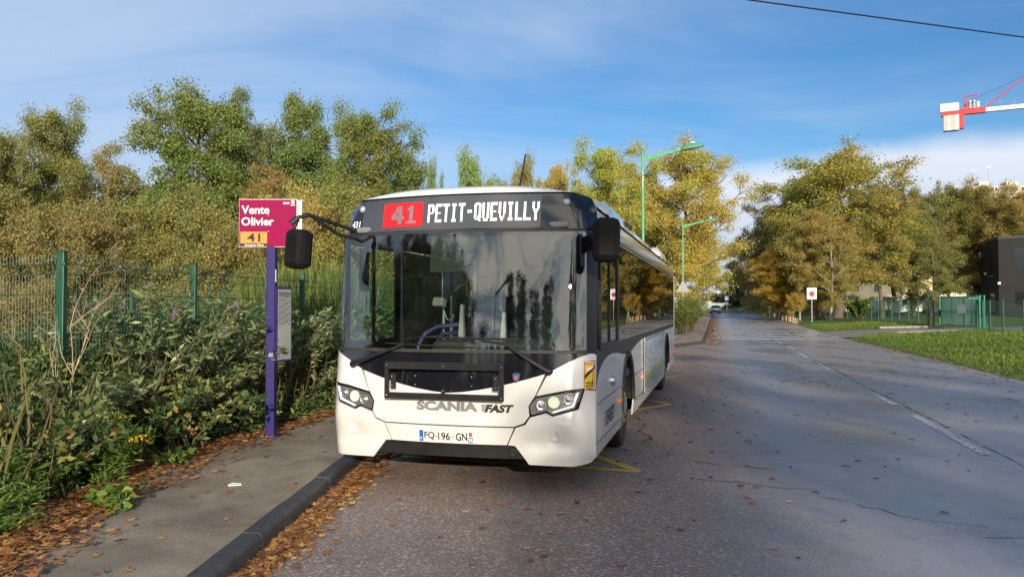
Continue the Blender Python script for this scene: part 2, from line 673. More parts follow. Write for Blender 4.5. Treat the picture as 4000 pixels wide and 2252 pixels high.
# roof equipment fairings
for (x, y0, y1, w, h, lab) in ((.70, 2.5, 5.1, .85, .17, "long low white roof fairing with two dark vents near the front"), (.70, 5.25, 8.4, .82, .095, "low white roof fairing in the middle of the roof"),
                               (.66, 10.3, 11.95, .94, .19, "tall rounded white roof housing at the rear")):
    mb = MB()
    prof_ = [(0, 0), (.25, .75), (.5, 1.0), (1.0, 1.0)]
    n = len(prof_)
    secs = []
    L_ = y1 - y0
    for t, s_ in [(0, .05), (.06, .7), (.14, 1), (.86, 1), (.94, .7), (1, .05)]:
        y = y0 + L_ * t
        hh = h * s_
        z0 = 2.74
        secs.append([Vector((x - w / 2, y, z0)), Vector((x - w / 2 + .1, y, z0 + .06 + hh)), Vector((x + w / 2 - .12, y, z0 + .05 + hh)), Vector((x + w / 2 - .02, y, z0 + .01 + hh * .6)), Vector((x + w / 2, y, z0 - .06))])
    m_ = len(secs[0])
    mb.add([p for s_ in secs for p in s_], [(i * m_ + j, i * m_ + j + 1, (i + 1) * m_ + j + 1, (i + 1) * m_ + j) for i in range(len(secs) - 1) for j in range(m_ - 1)], True)
    f_ = bp('roof_fairing', mb, paint, label=lab)
    if y0 < 3:
        for yv in (4.1, 4.55):
            bp('vent', MB().box((x + w / 2 - .02, yv, 2.815), (.05, .30, .055)), satin_black, f_)
# radio whip antenna
mb = MB().tube([(-.05, 2.6, 2.82), (-.05, 2.75, 3.15), (-.02, 2.95, 3.62)], [.018, .013, .010], 6)
bp('antenna', mb, satin_black)

# --- front skins
back = mirror_poly([(1.27, 1.26), (1.27, .32), (.72, .33)])
bp('front_bulkhead', sheet(back, FR, .02, .09, off=-.035), satin_black)
# bonnet lid
arc = []
for i in range(13):
    x = .875 - 1.75 * i / 12
    arc.append((x, .905 + .178 * (abs(x) / .875) ** 1.55))
hood_poly = [(-.797, .90), (-.737, .806), (-.748, .72), (-.70, .655), (-.612, .622), (.612, .622), (.70, .655), (.748, .72), (.737, .806), (.797, .90)] + arc
hood = bp('bonnet_lid', sheet(hood_poly, FR, .03, .07), paint)
V_poly = [(.89, 1.088)] + [(x * 1.0, z - 0.006) for x, z in arc[1:-1]] + [(-.89, 1.088), (-.95, 1.112), (-1.06, 1.17), (-1.165, 1.222), (-1.262, 1.255), (-1.262, 1.272), (1.262, 1.272), (1.262, 1.255), (1.165, 1.222), (1.06, 1.17), (.95, 1.112)]
bp('black_cowl', sheet(V_poly, FR, .03, .07, off=-.008), gloss_black)
wing = [(.907, 1.098), (.95, 1.119), (1.06, 1.178), (1.165, 1.230), (1.24, 1.256), (1.27, 1.255), (1.2845, 1.235), (1.2845, .935), (1.205, .958), (1.05, .941), (.803, .892)]
wing_l = [(-x, z) for x, z in wing]
bp('corner_wing', sheet(wing, FR, .03, .06), paint)
bp('corner_wing', sheet(wing_l, FR, .03, .06), paint)
lamp_poly = [(1.198, .947), (1.05, .930), (.795, .883), (.731, .806), (.751, .717), (.893, .756), (.942, .725), (1.152, .785)]
bside = [(.757, .706), (.716, .643), (.628, .612), (.556, .458), (.618, .452), (.725, .318), (.745, .292), (1.10, .278), (1.25, .288), (1.2845, .33), (1.2845, .925), (1.212, .942), (1.165, .775), (.945, .714), (.893, .744)]
for sg in (1, -1):
    bp('bumper_corner', sheet([(sg * x, z) for x, z in bside], FR, .04, .045, off=.004), paint)
bp('bumper_centre', sheet([(-.612, .611), (.612, .611), (.545, .458), (-.545, .458)], FR, .04, .06, off=.004), paint)
bp('air_dam', sheet([(-.612, .452), (.612, .452), (.715, .33), (-.715, .33)], FR, .06, .06, off=-.05), satin_black)
mb = MB().lathe([(.034, 0), (.034, .02), (.022, .024), (.022, .008), (0, .006)], FR(.60, .385, -.03), (0, -1, 0), 20)
bp('tow_eye', mb, rubber)
for sg in (1, -1):                                    # blanked fog lamp caps
    mb = MB().lathe([(.052, -.002), (.052, .006), (.048, .008), (.045, .001), (.0, .003)], FR(sg * .965, .55, .004), (sg * -.28, -1, 0), 28)
    bp('fog_lamp_cap', mb, paint)

# headlights
grey_house = pmat('lamp_housing_grey', (.16, .155, .145), .25, metal=.5, nscale=10, namt=.15)
drl = pmat('light_guide', (.75, .76, .78), .2, emit=(1, 1, 1), estr=.25)
lit = pmat('lit_lamp', (.45, .50, .36), .2, emit=(.85, 1.0, .62), estr=.30)
unlit = pmat('clear_lamp_reflector', (.62, .63, .66), .12, metal=.9)
for sg in (1, -1):
    P_ = [(sg * x, z) for x, z in lamp_poly]
    cx = sum(p[0] for p in P_) / 8
    cz = sum(p[1] for p in P_) / 8
    hl = bp('headlight', sheet(P_, FR, .03, .05, off=-.004), gloss_black)
    P2 = [(cx + (x - cx) * .925, cz + (z - cz) * .86) for x, z in P_]
    bp('housing', sheet(P2, FR, .02, .05, off=.0), grey_house, hl)
    st = [(1.170, .925), (1.128, .800), (.955, .746), (.945, .758), (1.108, .812), (1.145, .918)]
    bp('light_strip', sheet([(sg * x, z) for x, z in st], FR, .01, .05, off=.012), drl, hl)
    for i, (x, z, r) in enumerate(((.845, .812, .042), (.955, .838, .047), (1.078, .862, .044))):
        c = FR(sg * x, z, .002)
        ax = Vector((sg * .30, -1, .03))
        nm = ('inner_lamp', 'main_lamp', 'outer_lamp')[i]
        if i == 1:
            mb = MB().lathe([(r + .004, 0), (r + .004, .016), (r - .002, .018), (r - .004, .012), (r * .55, .010), (.0, .012)], c, ax, 26)
            lo = bp(nm, mb, lit, hl)
        else:
            mb = MB().lathe([(r + .004, 0), (r + .004, .016), (r - .003, .018), (r - .006, .004), (r * .72, -.004), (r * .60, .012), (r * .3, .020), (.0, .022)], c, ax, 26)
            lo = bp(nm, mb, unlit, hl)

# lettering on the bonnet
bp_l = lettering("SCANIA", (-.292, .292, .745, .830), FR, letter_grey, hood, off=.004, name='maker_lettering', bold=.06)
FV = lambda x, z, off=0: FR(x, z, off)
bp_l = lettering("FAST", (.352, .612, .742, .814), FR, letter_black, hood, off=.004, name='model_lettering', bold=.06, shear=.25)
mb = MB()
for i, (a, b, z) in enumerate(((.318, .392, .806), (.325, .384, .795), (.318, .378, .784), (.328, .37, .773), (.320, .366, .762), (.330, .362, .750))):
    mb.add([FR(a, z - .003, .004), FR(b, z - .003, .004), FR(b, z + .003, .004), FR(a, z + .003, .004)], [(0, 1, 2, 3)])
bp('speed_lines', mb, letter_black, hood, fixn=False)
# shield badge with a crowned red beast on blue
shield = [(-.040, .028), (-.030, .040), (0, .046), (.030, .040), (.040, .028), (.032, -.012), (.018, -.034), (0, -.046), (-.018, -.034), (-.032, -.012)]
bd = bp('badge', sheet([(.628 + x, 1.053 + z) for x, z in shield], FR, .014, .03, off=.014), chrome)
blue = pmat('badge_blue', (.015, .06, .22), .3, coat=.5)
redm = pmat('badge_red', (.55, .03, .04), .35)
bp('blue_field', sheet([(.628 + x * .8, 1.053 + z * .8) for x, z in shield], FR, .004, .03, off=.017), blue, bd)
beast = [(-.012, .016), (-.004, .010), (.0, .020), (.006, .010), (.014, .016), (.012, .002), (.018, -.010), (.008, -.008), (.004, -.024), (-.004, -.012), (-.016, -.018), (-.010, -.002)]
bp('red_beast', sheet([(.628 + x, 1.053 + z) for x, z in beast], FR, .002, .03, off=.020), redm, bd)

# number plate
pl = MB()
plate = bp('number_plate', sheet([(-.268, .462), (.252, .462), (.252, .574), (-.268, .574)], FR, .006, .06, off=.014), pmat('plate_white', (.78, .74, .62), .3, coat=.3, nscale=9, namt=.04))
pblue = pmat('plate_blue', (.01, .09, .42), .4)
for x0, x1, z0, z1, nm in ((-.262, -.222, .468, .568, 'country_band'), (.204, .247, .468, .516, 'region_band')):
    bp(nm, sheet([(x0, z0), (x1, z0), (x1, z1), (x0, z1)], FR, .001, .06, off=.0165), pblue, plate)
bp('region_shield', sheet([(.210, .524), (.240, .524), (.240, .562), (.210, .562)], FR, .001, .06, off=.0165), pmat('plate_red', (.55, .06, .02), .4), plate)
mb = MB()
lettering("FQ", (-.213, -.112, .484, .556), FR, None, None, .0170, mb=mb, bold=.026)
lettering("196", (-.078, .034, .484, .556), FR, None, None, .0170, mb=mb, bold=.026)
lettering("GN", (.088, .196, .484, .556), FR, None, None, .0170, mb=mb, bold=.026)
for x in (-.096, .060):
    mb.add([FR(x - .008, .514, .017), FR(x + .008, .514, .017), FR(x + .008, .524, .017), FR(x - .008, .524, .017)], [(0, 1, 2, 3)])
bp('plate_lettering', mb, letter_black, plate, fixn=False)
mb = MB()
lettering("F", (-.249, -.234, .482, .506), FR, None, None, .0180, mb=mb, bold=.02)
lettering("76", (.209, .243, .476, .508), FR, None, None, .0180, mb=mb, bold=.03)
bp('band_lettering', mb, letter_white, plate, fixn=False)

# poster frame in front of the bonnet
mb = MB()


def FRf(x, z, off=0.0):                                # the frame is a flat rack just clear of the curved lid
    return Vector((x, -.045 - off + .02 * (z - .85), z))


out_ = [(-.572, .853), (.548, .853), (.545, 1.180), (-.572, 1.180)]
for a, b, c, d in ((-.572, .548, 1.118, 1.180), (-.572, .548, .853, .905), (-.572, -.535, .905, 1.118), (.511, .548, .905, 1.118)):
    mb.prism([(a, c), (b, c), (b, d), (a, d)], lambda u, v, w: FRf(u, v, w), .03)
for z in (1.135, 1.150, 1.165, .868, .885):
    mb.prism([(-.56, z), (.536, z), (.536, z + .004), (-.56, z + .004)], lambda u, v, w: FRf(u, v, .03 + w), .005)
fr_ = bp('poster_frame', mb, satin_black)
for (x, z, w, h) in ((-.495, 1.01, .05, .13), (.475, 1.01, .05, .13), (-.012, .925, .034, .05)):
    mb = MB().prism([(x - w / 2, z - h / 2), (x + w / 2, z - h / 2), (x + w / 2, z + h / 2), (x - w / 2, z + h / 2)], lambda u, v, ww: FRf(u, v, .002 + ww), .012)
    bp('bracket', mb, satin_black, fr_)
for (x, z) in ((-.55, .88), (.53, .88), (-.55, 1.15), (.53, 1.15), (-.012, .93), (-.012, 1.15), (-.27, .98), (.26, .98), (-.27, 1.06), (.26, 1.06), (-.50, .97), (.48, .97), (-.50, 1.05), (.48, 1.05)):
    bp('bolt', MB().lathe([(.006, 0), (.006, .006), (0, .008)], FRf(x, z, .03), (0, -1, 0), 8), alu, fr_)

# --- windscreen and sign
ws = mirror_poly([(1.218, 1.275), (1.205, 1.9), (1.188, 2.372)])
ws = [(1.218, 1.275), (1.212, 1.8), (1.200, 2.372), (-1.200, 2.372), (-1.212, 1.8), (-1.218, 1.275)]
wsc = bp('windscreen', sheet(ws, FR, .0, .07, off=.0), wind, fixn=False)
for sg in (1, -1):
    bp('windscreen_pillar', sheet([(sg * 1.219, 1.262), (sg * 1.284, 1.262), (sg * 1.284, 2.372), (sg * 1.202, 2.372)], FR, .03, .05, off=-.004), dark_frame)
mb = sheet([(-1.218, 1.262), (1.218, 1.262), (1.218, 1.29), (-1.218, 1.29)], FR, .012, .07, off=.004)
bp('windscreen_seal', mb, rubber)
mb = sheet([(-1.205, 2.360), (1.205, 2.360), (1.205, 2.384), (-1.205, 2.384)], FR, .012, .07, off=.003)
bp('windscreen_head_seal', mb, rubber)
sg_poly = [(-1.283, 2.386), (1.283, 2.386), (1.256, 2.60), (1.215, 2.688), (1.16, 2.716), (1.0, 2.724), (-1.0, 2.724), (-1.16, 2.716), (-1.215, 2.688), (-1.256, 2.60)]
disp = bp('destination_display', sheet(sg_poly, FR, .03, .06, off=-.004), gloss_black)
led_bed = pmat('unlit_led_board', (.040, .044, .052), .3, coat=.5, nscale=120, namt=.3)
bp('display_board', sheet([(-1.0, 2.395), (.80, 2.395), (.80, 2.712), (-1.0, 2.712)], FR, .002, .06, off=-.001), led_bed, disp)


def glyph_cells(rects, w, h):
    return {(i, j) for (x0, y0, x1, y1) in rects for i in range(x0, x1) for j in range(y0, y1)}


GL = {
    'P': [(0, 0, 2, 13), (2, 11, 5, 13), (4, 7, 6, 12), (2, 6, 5, 7)],
    'E': [(0, 0, 2, 13), (2, 11, 6, 13), (2, 6, 5, 7), (2, 0, 6, 2)],
    'T': [(0, 11, 6, 13), (2, 0, 4, 11)],
    'I': [(1, 11, 5, 13), (2, 2, 4, 11), (1, 0, 5, 2)],
    '-': [(1, 6, 5, 8)],
    'Q': [(1, 11, 5, 13), (0, 2, 2, 12), (4, 2, 6, 12), (1, 1, 5, 2), (3, 2, 4, 4), (4, 0, 6, 1)],
    'U': [(0, 2, 2, 13), (4, 2, 6, 13), (1, 0, 5, 2)],
    'V': [(0, 5, 2, 13), (4, 5, 6, 13), (1, 2, 2, 6), (4, 2, 5, 6), (2, 0, 4, 3)],
    'L': [(0, 0, 2, 13), (2, 0, 6, 2)],
    'Y': [(0, 8, 2, 13), (4, 8, 6, 13), (1, 6, 3, 8), (3, 6, 5, 8), (2, 0, 4, 7)],
    '4': [(6, 0, 9, 16), (4, 12, 7, 16), (3, 9, 5, 13), (1, 7, 4, 10), (0, 4, 11, 7), (0, 6, 3, 8)],
    '1': [(3, 2, 6, 16), (1, 12, 4, 14), (0, 0, 9, 2)],
}
word = "PETIT-QUEVILLY"
px, pz = 1.06 / (14 * 7 - 1), .176 / 13
mb = MB()
for k, ch in enumerate(word):
    for (i, j) in glyph_cells(GL[ch], 6, 13):
        x = -.275 + (k * 7 + i + .5) * px
        z = 2.462 + (j + .5) * pz
        a, b = px * .40, pz * .40
        mb.add([FR(x - a, z - b, .003), FR(x + a, z - b, .003), FR(x + a, z + b, .003), FR(x - a, z + b, .003)], [(0, 1, 2, 3)])
bp('route_text', mb, white_led, disp, fixn=False)
off_cells = {(i + 8, j + 3) for (i, j) in glyph_cells(GL['4'], 11, 16)} | {(i + 21, j + 3) for (i, j) in glyph_cells(GL['1'], 9, 16)}
mb = MB()
nxr, nzr = 36, 22
for i in range(nxr):
    for j in range(nzr):
        if (i, j) in off_cells:
            continue
        cx_, cz_ = .43 / nxr, .236 / nzr
        x, z = -.755 + (i + .5) * cx_, 2.431 + (j + .5) * cz_
        a, b = cx_ * .47, cz_ * .47
        mb.add([FR(x - a, z - b, .003), FR(x + a, z - b, .003), FR(x + a, z + b, .003), FR(x - a, z + b, .003)], [(0, 1, 2, 3)])
bp('route_number', mb, red_led, disp, fixn=False)
mb = MB()
for (i, j) in off_cells:
    cx_, cz_ = .43 / nxr, .236 / nzr
    x, z = -.755 + (i + .5) * cx_, 2.431 + (j + .5) * cz_
    mb.add([FR(x - .0052, z - .0048, .003), FR(x + .0052, z - .0048, .003), FR(x + .0052, z + .0048, .003), FR(x - .0052, z + .0048, .003)], [(0, 1, 2, 3)])
bp('unlit_digits', mb, pmat('unlit_led_lens', (.20, .17, .19), .4, coat=.3), disp, fixn=False)
mb = MB()
for i in range(4):
    mb.add([FR(.73 + i * .012, 2.416, .003), FR(.738 + i * .012, 2.416, .003), FR(.738 + i * .012, 2.421, .003), FR(.73 + i * .012, 2.421, .003)], [(0, 1, 2, 3)])
bp('status_light', mb, red_led, disp, fixn=False)
lettering("431", (-1.12, -1.02, 2.448, 2.512), FR, letter_white, bus, off=.004, name='fleet_number', bold=.02, shear=.12)
for sg in (1, -1):
    mb = MB().lathe([(.034, 0), (.034, .006), (.024, .012), (.010, .016), (0, .017)], FR(sg * 1.02, 2.632, .0), (sg * .32, -1, .2), 20)
    mk = bp('marker_lamp', mb, pmat('marker_lens', (.30, .32, .36), .12, coat=.8))
    bp('bulb', MB().lathe([(.010, 0), (.009, .004), (0, .006)], FR(sg * 1.02, 2.632, .017), (sg * .32, -1, .2), 10), letter_white, mk)

# wipers: arm from a pivot in the cowl, blade lying across the glass
for (pv, el, b0, b1, att) in (((-.985, 1.139), (-.522, 1.300), (-.65, 1.338), (.262, 1.312), (-.46, 1.330)), ((.911, 1.108), (.522, 1.352), (-.27, 1.402), (.637, 1.388), (.31, 1.372))):
    mb = MB().tube([FR(*pv, .055), FR((pv[0] * .6 + el[0] * .4), pv[1] * .6 + el[1] * .4, .075), FR(*el, .05), FR(*att, .03)], [.024, .021, .011, .008], 8)
    mb.lathe([(.034, 0), (.034, .05), (.022, .062), (0, .066)], FR(*pv, -.01), (0, -1, 0), 14)
    w_ = bp('wiper', mb, satin_black)
    n_ = 14
    pts = [FR(b0[0] + (b1[0] - b0[0]) * i / n_, b0[1] + (b1[1] - b0[1]) * i / n_, .018) for i in range(n_ + 1)]
    bp('blade', MB().tube(pts, [.006] + [.010] * (n_ - 1) + [.006], 6), satin_black, w_)

# --- mirrors
def rbox(c, d, bev, rot=(0, 0, 0)):
    return MB().box(c, d, bev=bev, rot=Euler(rot).to_matrix())


mb = rbox((-1.370, -.22, 2.205), (.225, .17, .365), .055, (0, R(5), R(-14)))
ml = bp('door_mirror', mb, shell, label="black mirror hung far out on a tubular arm over the kerb")
ml_ = MB().tube([(-1.06, .38, 2.41), (-1.25, .02, 2.50), (-1.32, -.12, 2.53), (-1.38, -.20, 2.50), (-1.415, -.22, 2.40)], .020, 8)
ml_.tube([(-1.06, .38, 2.34), (-1.17, .17, 2.37), (-1.30, -.07, 2.515)], .018, 8)
ml_.box((-1.10, .40, 2.37), (.08, .10, .16), bev=.015)
ml_.tube([(-1.39, -.2, 2.49), (-1.435, -.23, 2.44)], .034, 8)
bp('mirror_arm', ml_, satin_black, ml)
mg = pmat('mirror_glass', (.6, .62, .64), .03, metal=1.0)
bp('mirror_glass', MB().box((-1.350, -.130, 2.205), (.17, .006, .30), rot=Euler((0, R(5), R(-14))).to_matrix()), mg, ml)
mb = rbox((1.425, .10, 2.25), (.235, .20, .385), .06, (0, R(2), R(8)))
mr = bp('door_mirror', mb, shell, label="broad black mirror close beside the driver's window")
bp('mirror_glass', MB().box((1.41, .205, 2.25), (.18, .006, .31), rot=Euler((0, R(2), R(8))).to_matrix()), mg, mr)
mb = MB().box((1.305, .36, 2.27), (.05, .26, .16), bev=.02)
bp('mirror_bracket', mb, satin_black, mr)
mb = MB()
for k in range(4):
    mb.tube([(1.30, .40 + .05 * k, 2.405), (1.335, .40 + .05 * k, 2.47)], .004, 5)
mb.tube([(1.32, .38, 2.445), (1.32, .57, 2.445)], .004, 5)
bp('mirror_latch', mb, satin_black, mr)

# --- sides
def arch(cy, r, a0=0, n=16):
    return [(cy - r * math.cos(math.pi * i / n), .50 + r * 1.02 * math.sin(math.pi * i / n)) for i in range(n + 1)]


FA, RA = 2.86, 9.55
swoosh = [(LEN - .02, 1.225), (4.6, 1.225), (4.05, 1.205), (3.6, 1.165), (3.2, 1.125), (2.8, 1.115), (2.35, 1.135), (1.9, 1.175), (1.5, 1.195), (1.15, 1.190), (.85, 1.150), (.62, 1.080), (.50, 1.00), (.425, .90)]
seal_m = satin_black
for sg in (1, -1):
    fn = side_fn(sg)
    lower = [(.395, .36), (.46, .30), (FA - .60, .32)] + arch(FA, .60) + [(FA + .60, .30), (RA - .60, .31)] + arch(RA, .60) + [(RA + .60, .33), (LEN - .04, .40)] + swoosh
    bp('lower_side_panel', sheet(lower, fn, .02, .22, off=0), paint)
    # black skin behind (shows as the wave above the white, and in the shut lines)
    blk = [(.43, .80), (FA - .60, .80)] + arch(FA, .60)[4:13] + [(FA + .60, .8), (RA - .60, .8)] + arch(RA, .60)[4:13] + [(RA + .60, .8), (LEN - .03, .8), (LEN - .03, 1.295), (.47, 1.295)]
    bp('waist_panel', sheet(blk, fn, .02, .25, off=-.004), dark_frame)
    for cy in (FA, RA):                                # wheel arch lips and wells
        a_out, a_in = arch(cy, .635), arch(cy, .575)
        bp('arch_lip', sheet(a_out + a_in[::-1], fn, .035, .2, off=.014), rubber)
        mb = MB()
        pr = arch(cy, .60)
        vs = [Vector((sg * 1.262, y, z)) for y, z in pr] + [Vector((sg * .80, y, z)) for y, z in pr]
        n_ = len(pr)
        mb.add(vs, [(i, i + 1, n_ + i + 1, n_ + i) for i in range(n_ - 1)], True)
        mb.prism(pr, lambda u, v, w: Vector((sg * (.80 - w), u, v)), .01)
        bp('wheel_well', mb, under)
        # wheel
        wc = Vector((sg * 1.09, cy, .465))
        ax = (sg, 0, 0)
        mb = MB().lathe([(.28, -.12), (.40, -.135), (.452, -.12), (.468, -.09), (.468, .09), (.452, .118), (.40, .132), (.30, .122), (.285, .09)], wc, ax, 40)
        ty = bp('wheel', mb, rubber)
        mb = MB().lathe([(.285, .10), (.283, .04), (.22, .02), (.20, .06), (.185, .115), (.12, .135), (.11, .165), (.0, .17)], wc, ax, 32)
        bp('rim', mb, pmat('wheel_rim_grey', (.20, .20, .21), .45, metal=.5, nscale=7, namt=.3, dirt=((.06, .045, .035), 6, .8)), ty)
        for k in range(10):
            a = 2 * math.pi * k / 10
            c = wc + Vector((sg * .10, .165 * math.cos(a), .165 * math.sin(a)))
            mb = MB().lathe([(.020, 0), (.020, .035), (.012, .055), (0, .058)], c, ax, 8)
            mb.box(c + Vector((sg * .03, .02 * math.cos(a + .6), .02 * math.sin(a + .6))), (.02, .05, .02), rot=Matrix.Rotation(a, 3, 'X'))
            bp('nut_indicator', mb, pmat('yellow_green_plastic', (.16, .17, .03), .5, nscale=9, namt=.2, dirt=((.03, .025, .02), 9, .9)), ty)
    # windows
    cuts = [(.60, 1.80)] + [(1.92 + i * 1.43, 1.92 + (i + 1) * 1.43 - .018) for i in range(7)]
    for k, (y0, y1) in enumerate(cuts):
        y1 = min(y1, LEN - .12)
        ob = bp('side_window', sheet([(y0, 1.30), (y1, 1.30), (y1, 2.335), (y0, 2.335)], fn, .0, .4, off=.003), (doorg if (sg < 0 and k == 0) else sideg), fixn=False)
        if k == 0:
            ob['label'] = "sliding driver's window in a heavy dark frame" if sg > 0 else "front passenger door glass"
            mb = MB()
            for (a, b, c, d) in ((y0 - .03, y0 + .03, 1.29, 2.35), (y1 - .03, y1 + .09, 1.29, 2.35), (y0, y1, 1.275, 1.325), (y0, y1, 2.31, 2.35), ((y0 + y1) / 2 - .02, (y0 + y1) / 2 + .02, 1.32, 2.32)):
                mb.prism([(a, c), (b, c), (b, d), (a, d)], lambda u, v, w: fn(u, v, -.01 + w), .026)
            bp('window_frame', mb, dark_frame, ob)
    mb = MB()
    for y in (.52, 1.86, 4.77, 7.63, 10.5, LEN - .1):
        mb.box((sg * 1.255, y, 1.83), (.03, .07, 1.1))
    bp('window_pillar', mb, dark_frame)
    bp('front_quarter_panel', sheet([(.50, 1.29), (.58, 1.29), (.60, 2.36), (.60, 2.36), (.60, 2.36 + .001), (.585, 2.37)], fn, .02, .2, off=0), gloss_black)
    ct = bp('cantrail', sheet([(.585, 2.345), (LEN - .03, 2.345), (LEN - .03, 2.50), (LEN - .03, 2.665), (.63, 2.665), (.61, 2.5)], fn, .02, .16, off=0), cant)
    mb = MB()
    for z in (2.352, 2.40):
        mb.prism([(.6, z), (LEN - .03, z), (LEN - .03, z + .012), (.6, z + .012)], lambda u, v, w: fn(u, v, w), .008)
    bp('trim_strip', mb, alu, ct)
    bp('rear_pillar', MB().box((sg * 1.262, LEN - .045, 1.82), (.05, .07, 1.2), bev=.01), paint)

fn = side_fn(1)
# service flaps: thin shut lines
mb = MB()


def seamline(pts, w=.008, cl=False):
    for (a, b) in zip(pts, pts[1:] + ([pts[0]] if cl else [])):
        d = Vector((b[0] - a[0], b[1] - a[1]))
        n_ = Vector((-d.y, d.x)).normalized() * w / 2
        q = [(a[0] + n_.x, a[1] + n_.y), (b[0] + n_.x, b[1] + n_.y), (b[0] - n_.x, b[1] - n_.y), (a[0] - n_.x, a[1] - n_.y)]
        mb.add([fn(u, v, .0015) for u, v in q], [(0, 1, 2, 3)])


seamline([(.46, .79), (2.22, .79), (2.22, .43), (.46, .43)], cl=True)
seamline([(.70, .79), (.70, .43)])
seamline([(3.5, .80), (4.62, .80)])
seamline([(4.62, .42), (4.62, 1.22)])
seamline([(8.62, .42), (8.62, 1.22)])
seamline([(10.2, .80), (LEN - .05, .80)])
seamline([(10.9, .80), (10.9, 1.2)])
seamline([(3.5, .47), (8.9, .47)], .012)
bp('shut_line', mb, satin_black, fixn=False)
lettering("FAST", (1.02, 1.62, .515, .665), fn, letter_black, bus, off=.003, name='side_lettering', bold=.03, shear=.25)
mb = MB()
for i in range(5):
    z = .535 + i * .028
    mb.add([fn(.90, z, .003), fn(1.06 + i * .02, z, .003), fn(1.06 + i * .02, z + .006, .003), fn(.90, z + .006, .003)], [(0, 1, 2, 3)])
bp('side_speed_lines', mb, letter_black, fixn=False)
# advertisement board with aluminium frame
ad = bpy.data.materials.new('advert_print')
ad.use_nodes = True
g = NT(ad.node_tree)
co = g.n('ShaderNodeTexCoord').outputs['Generated']
sp = g.n('ShaderNodeSeparateXYZ', {0: co}).outputs
nz = g.noise(co, 3.5, 4.0, .6)
bl = g.noise(co, 9.0, 2.0, .5)
h = g.math('ADD', sp[2], g.math('MULTIPLY', g.math('SUBTRACT', nz, .5), .5))
c = g.ramp(h, [(0.0, (.12, .20, .07)), (.28, (.20, .33, .10)), (.36, (.42, .52, .38)), (.6, (.50, .58, .60)), (.8, (.28, .42, .50)), (1.0, (.52, .60, .62))])
c = g.mix(g.remap(bl, .55, .62, 0, .45), c, (.10, .16, .12))
g.n('ShaderNodeOutputMaterial', {'Surface': g.n('ShaderNodeBsdfPrincipled', {'Base Color': c, 'Roughness': .25, 'Coat Weight': .4}).outputs[0]})
adv = bp('advert_panel', sheet([(4.78, .50), (8.45, .50), (8.45, 1.19), (4.78, 1.19)], fn, .012, .3, off=.014), ad, label="green and pale blue advertising poster in a slim frame")
mb = MB()
for (a, b, c_, d) in ((4.70, 4.79, .44, 1.235), (8.44, 8.50, .47, 1.21), (4.79, 8.44, .465, .505), (4.79, 8.44, 1.185, 1.21)):
    mb.prism([(a, c_), (b, c_), (b, d), (a, d)], lambda u, v, w: fn(u, v, w), .028)
bp('advert_frame', mb, alu, adv)
bp('panel_gap', MB().box((1.283, 4.665, .86), (.02, .06, .86)), satin_black)
for (y, z, m_) in ((2.05, .64, amber), (4.60, .68, amber), (8.55, .72, amber), (10.75, .70, amber), (11.75, .60, red_lens)):
    bp('side_marker', MB().box((1.295, y, z), (.03, .10, .045), bev=.008), m_)
bp('lock_cover', MB().lathe([(.05, 0), (.045, .03), (.03, .035), (0, .036)], fn(1.42, .92), (1, 0, 0), 14), alu)
# blind spot warning sticker wrapped on the corner
yel = pmat('sticker_yellow', (.80, .55, .01), .4)
redk = pmat('sticker_red', (.55, .015, .02), .4)
stk = bp('warning_sticker', sheet([(1.205, .945), (1.280, .948), (1.280, 1.196), (1.205, 1.192)], FR, .001, .02, off=.002), redk)
bp('yellow_field', sheet([(1.209, .952), (1.276, .954), (1.276, 1.165), (1.209, 1.163)], FR, .0005, .02, off=.0035), yel, stk)
mb = sheet([(1.210, 1.035), (1.276, 1.120), (1.276, 1.155), (1.210, 1.072)], FR, .0005, .02, off=.0045)
lettering("ANGLES", (1.216, 1.271, .990, 1.014), FR, None, None, .0045, mb=mb, bold=.04)
lettering("MORTS", (1.219, 1.269, .960, .984), FR, None, None, .0045, mb=mb, bold=.04)
bp('sticker_lettering', mb, letter_black, stk, fixn=False)
mb = sheet([(1.226, 1.098), (1.266, 1.128), (1.266, 1.150), (1.226, 1.122)], FR, .0005, .02, off=.0055)
lettering("ATTENTION", (1.211, 1.275, 1.170, 1.188), FR, None, None, .0045, mb=mb, bold=.04)
bp('sticker_white', mb, letter_white, stk, fixn=False)
# blue pedestrian roundel on the kerb side corner
rd = bp('roundel', MB().lathe([(.055, 0), (.055, .003), (0, .0035)], FR(-1.262, .585, .004), (-.86, -.5, 0), 22), pmat('roundel_blue', (.01, .12, .5), .4))
mb = MB()
c_ = FR(-1.262, .585, .008)
t_ = Vector((.5, -.86, 0))
mb.add([c_ + t_ * a + Vector((0, 0, b)) for a, b in ((-.006, .012), (.006, .012), (.010, -.010), (.012, -.038), (.004, -.038), (0, -.012), (-.006, -.038), (-.014, -.038), (-.010, -.010))], [(0, 1, 2, 5, 8), (2, 3, 4, 5), (5, 6, 7, 8)])
mb.lathe([(.008, 0), (0, .001)], c_ + Vector((0, 0, .024)), (-.86, -.5, 0), 10)
bp('figure', mb, letter_white, rd, fixn=False)
# small wing windows stickers inside the screen
bp('windscreen_sticker', sheet([(-1.17, 1.52), (-1.13, 1.52), (-1.13, 1.58), (-1.17, 1.58)], FR, .001, .03, off=-.01), letter_white)
bp('green_sticker', sheet([(-.985, 2.02), (-.935, 2.02), (-.935, 2.10), (-.985, 2.10)], FR, .001, .03, off=-.01), pmat('exit_green', (.05, .42, .25), .5))

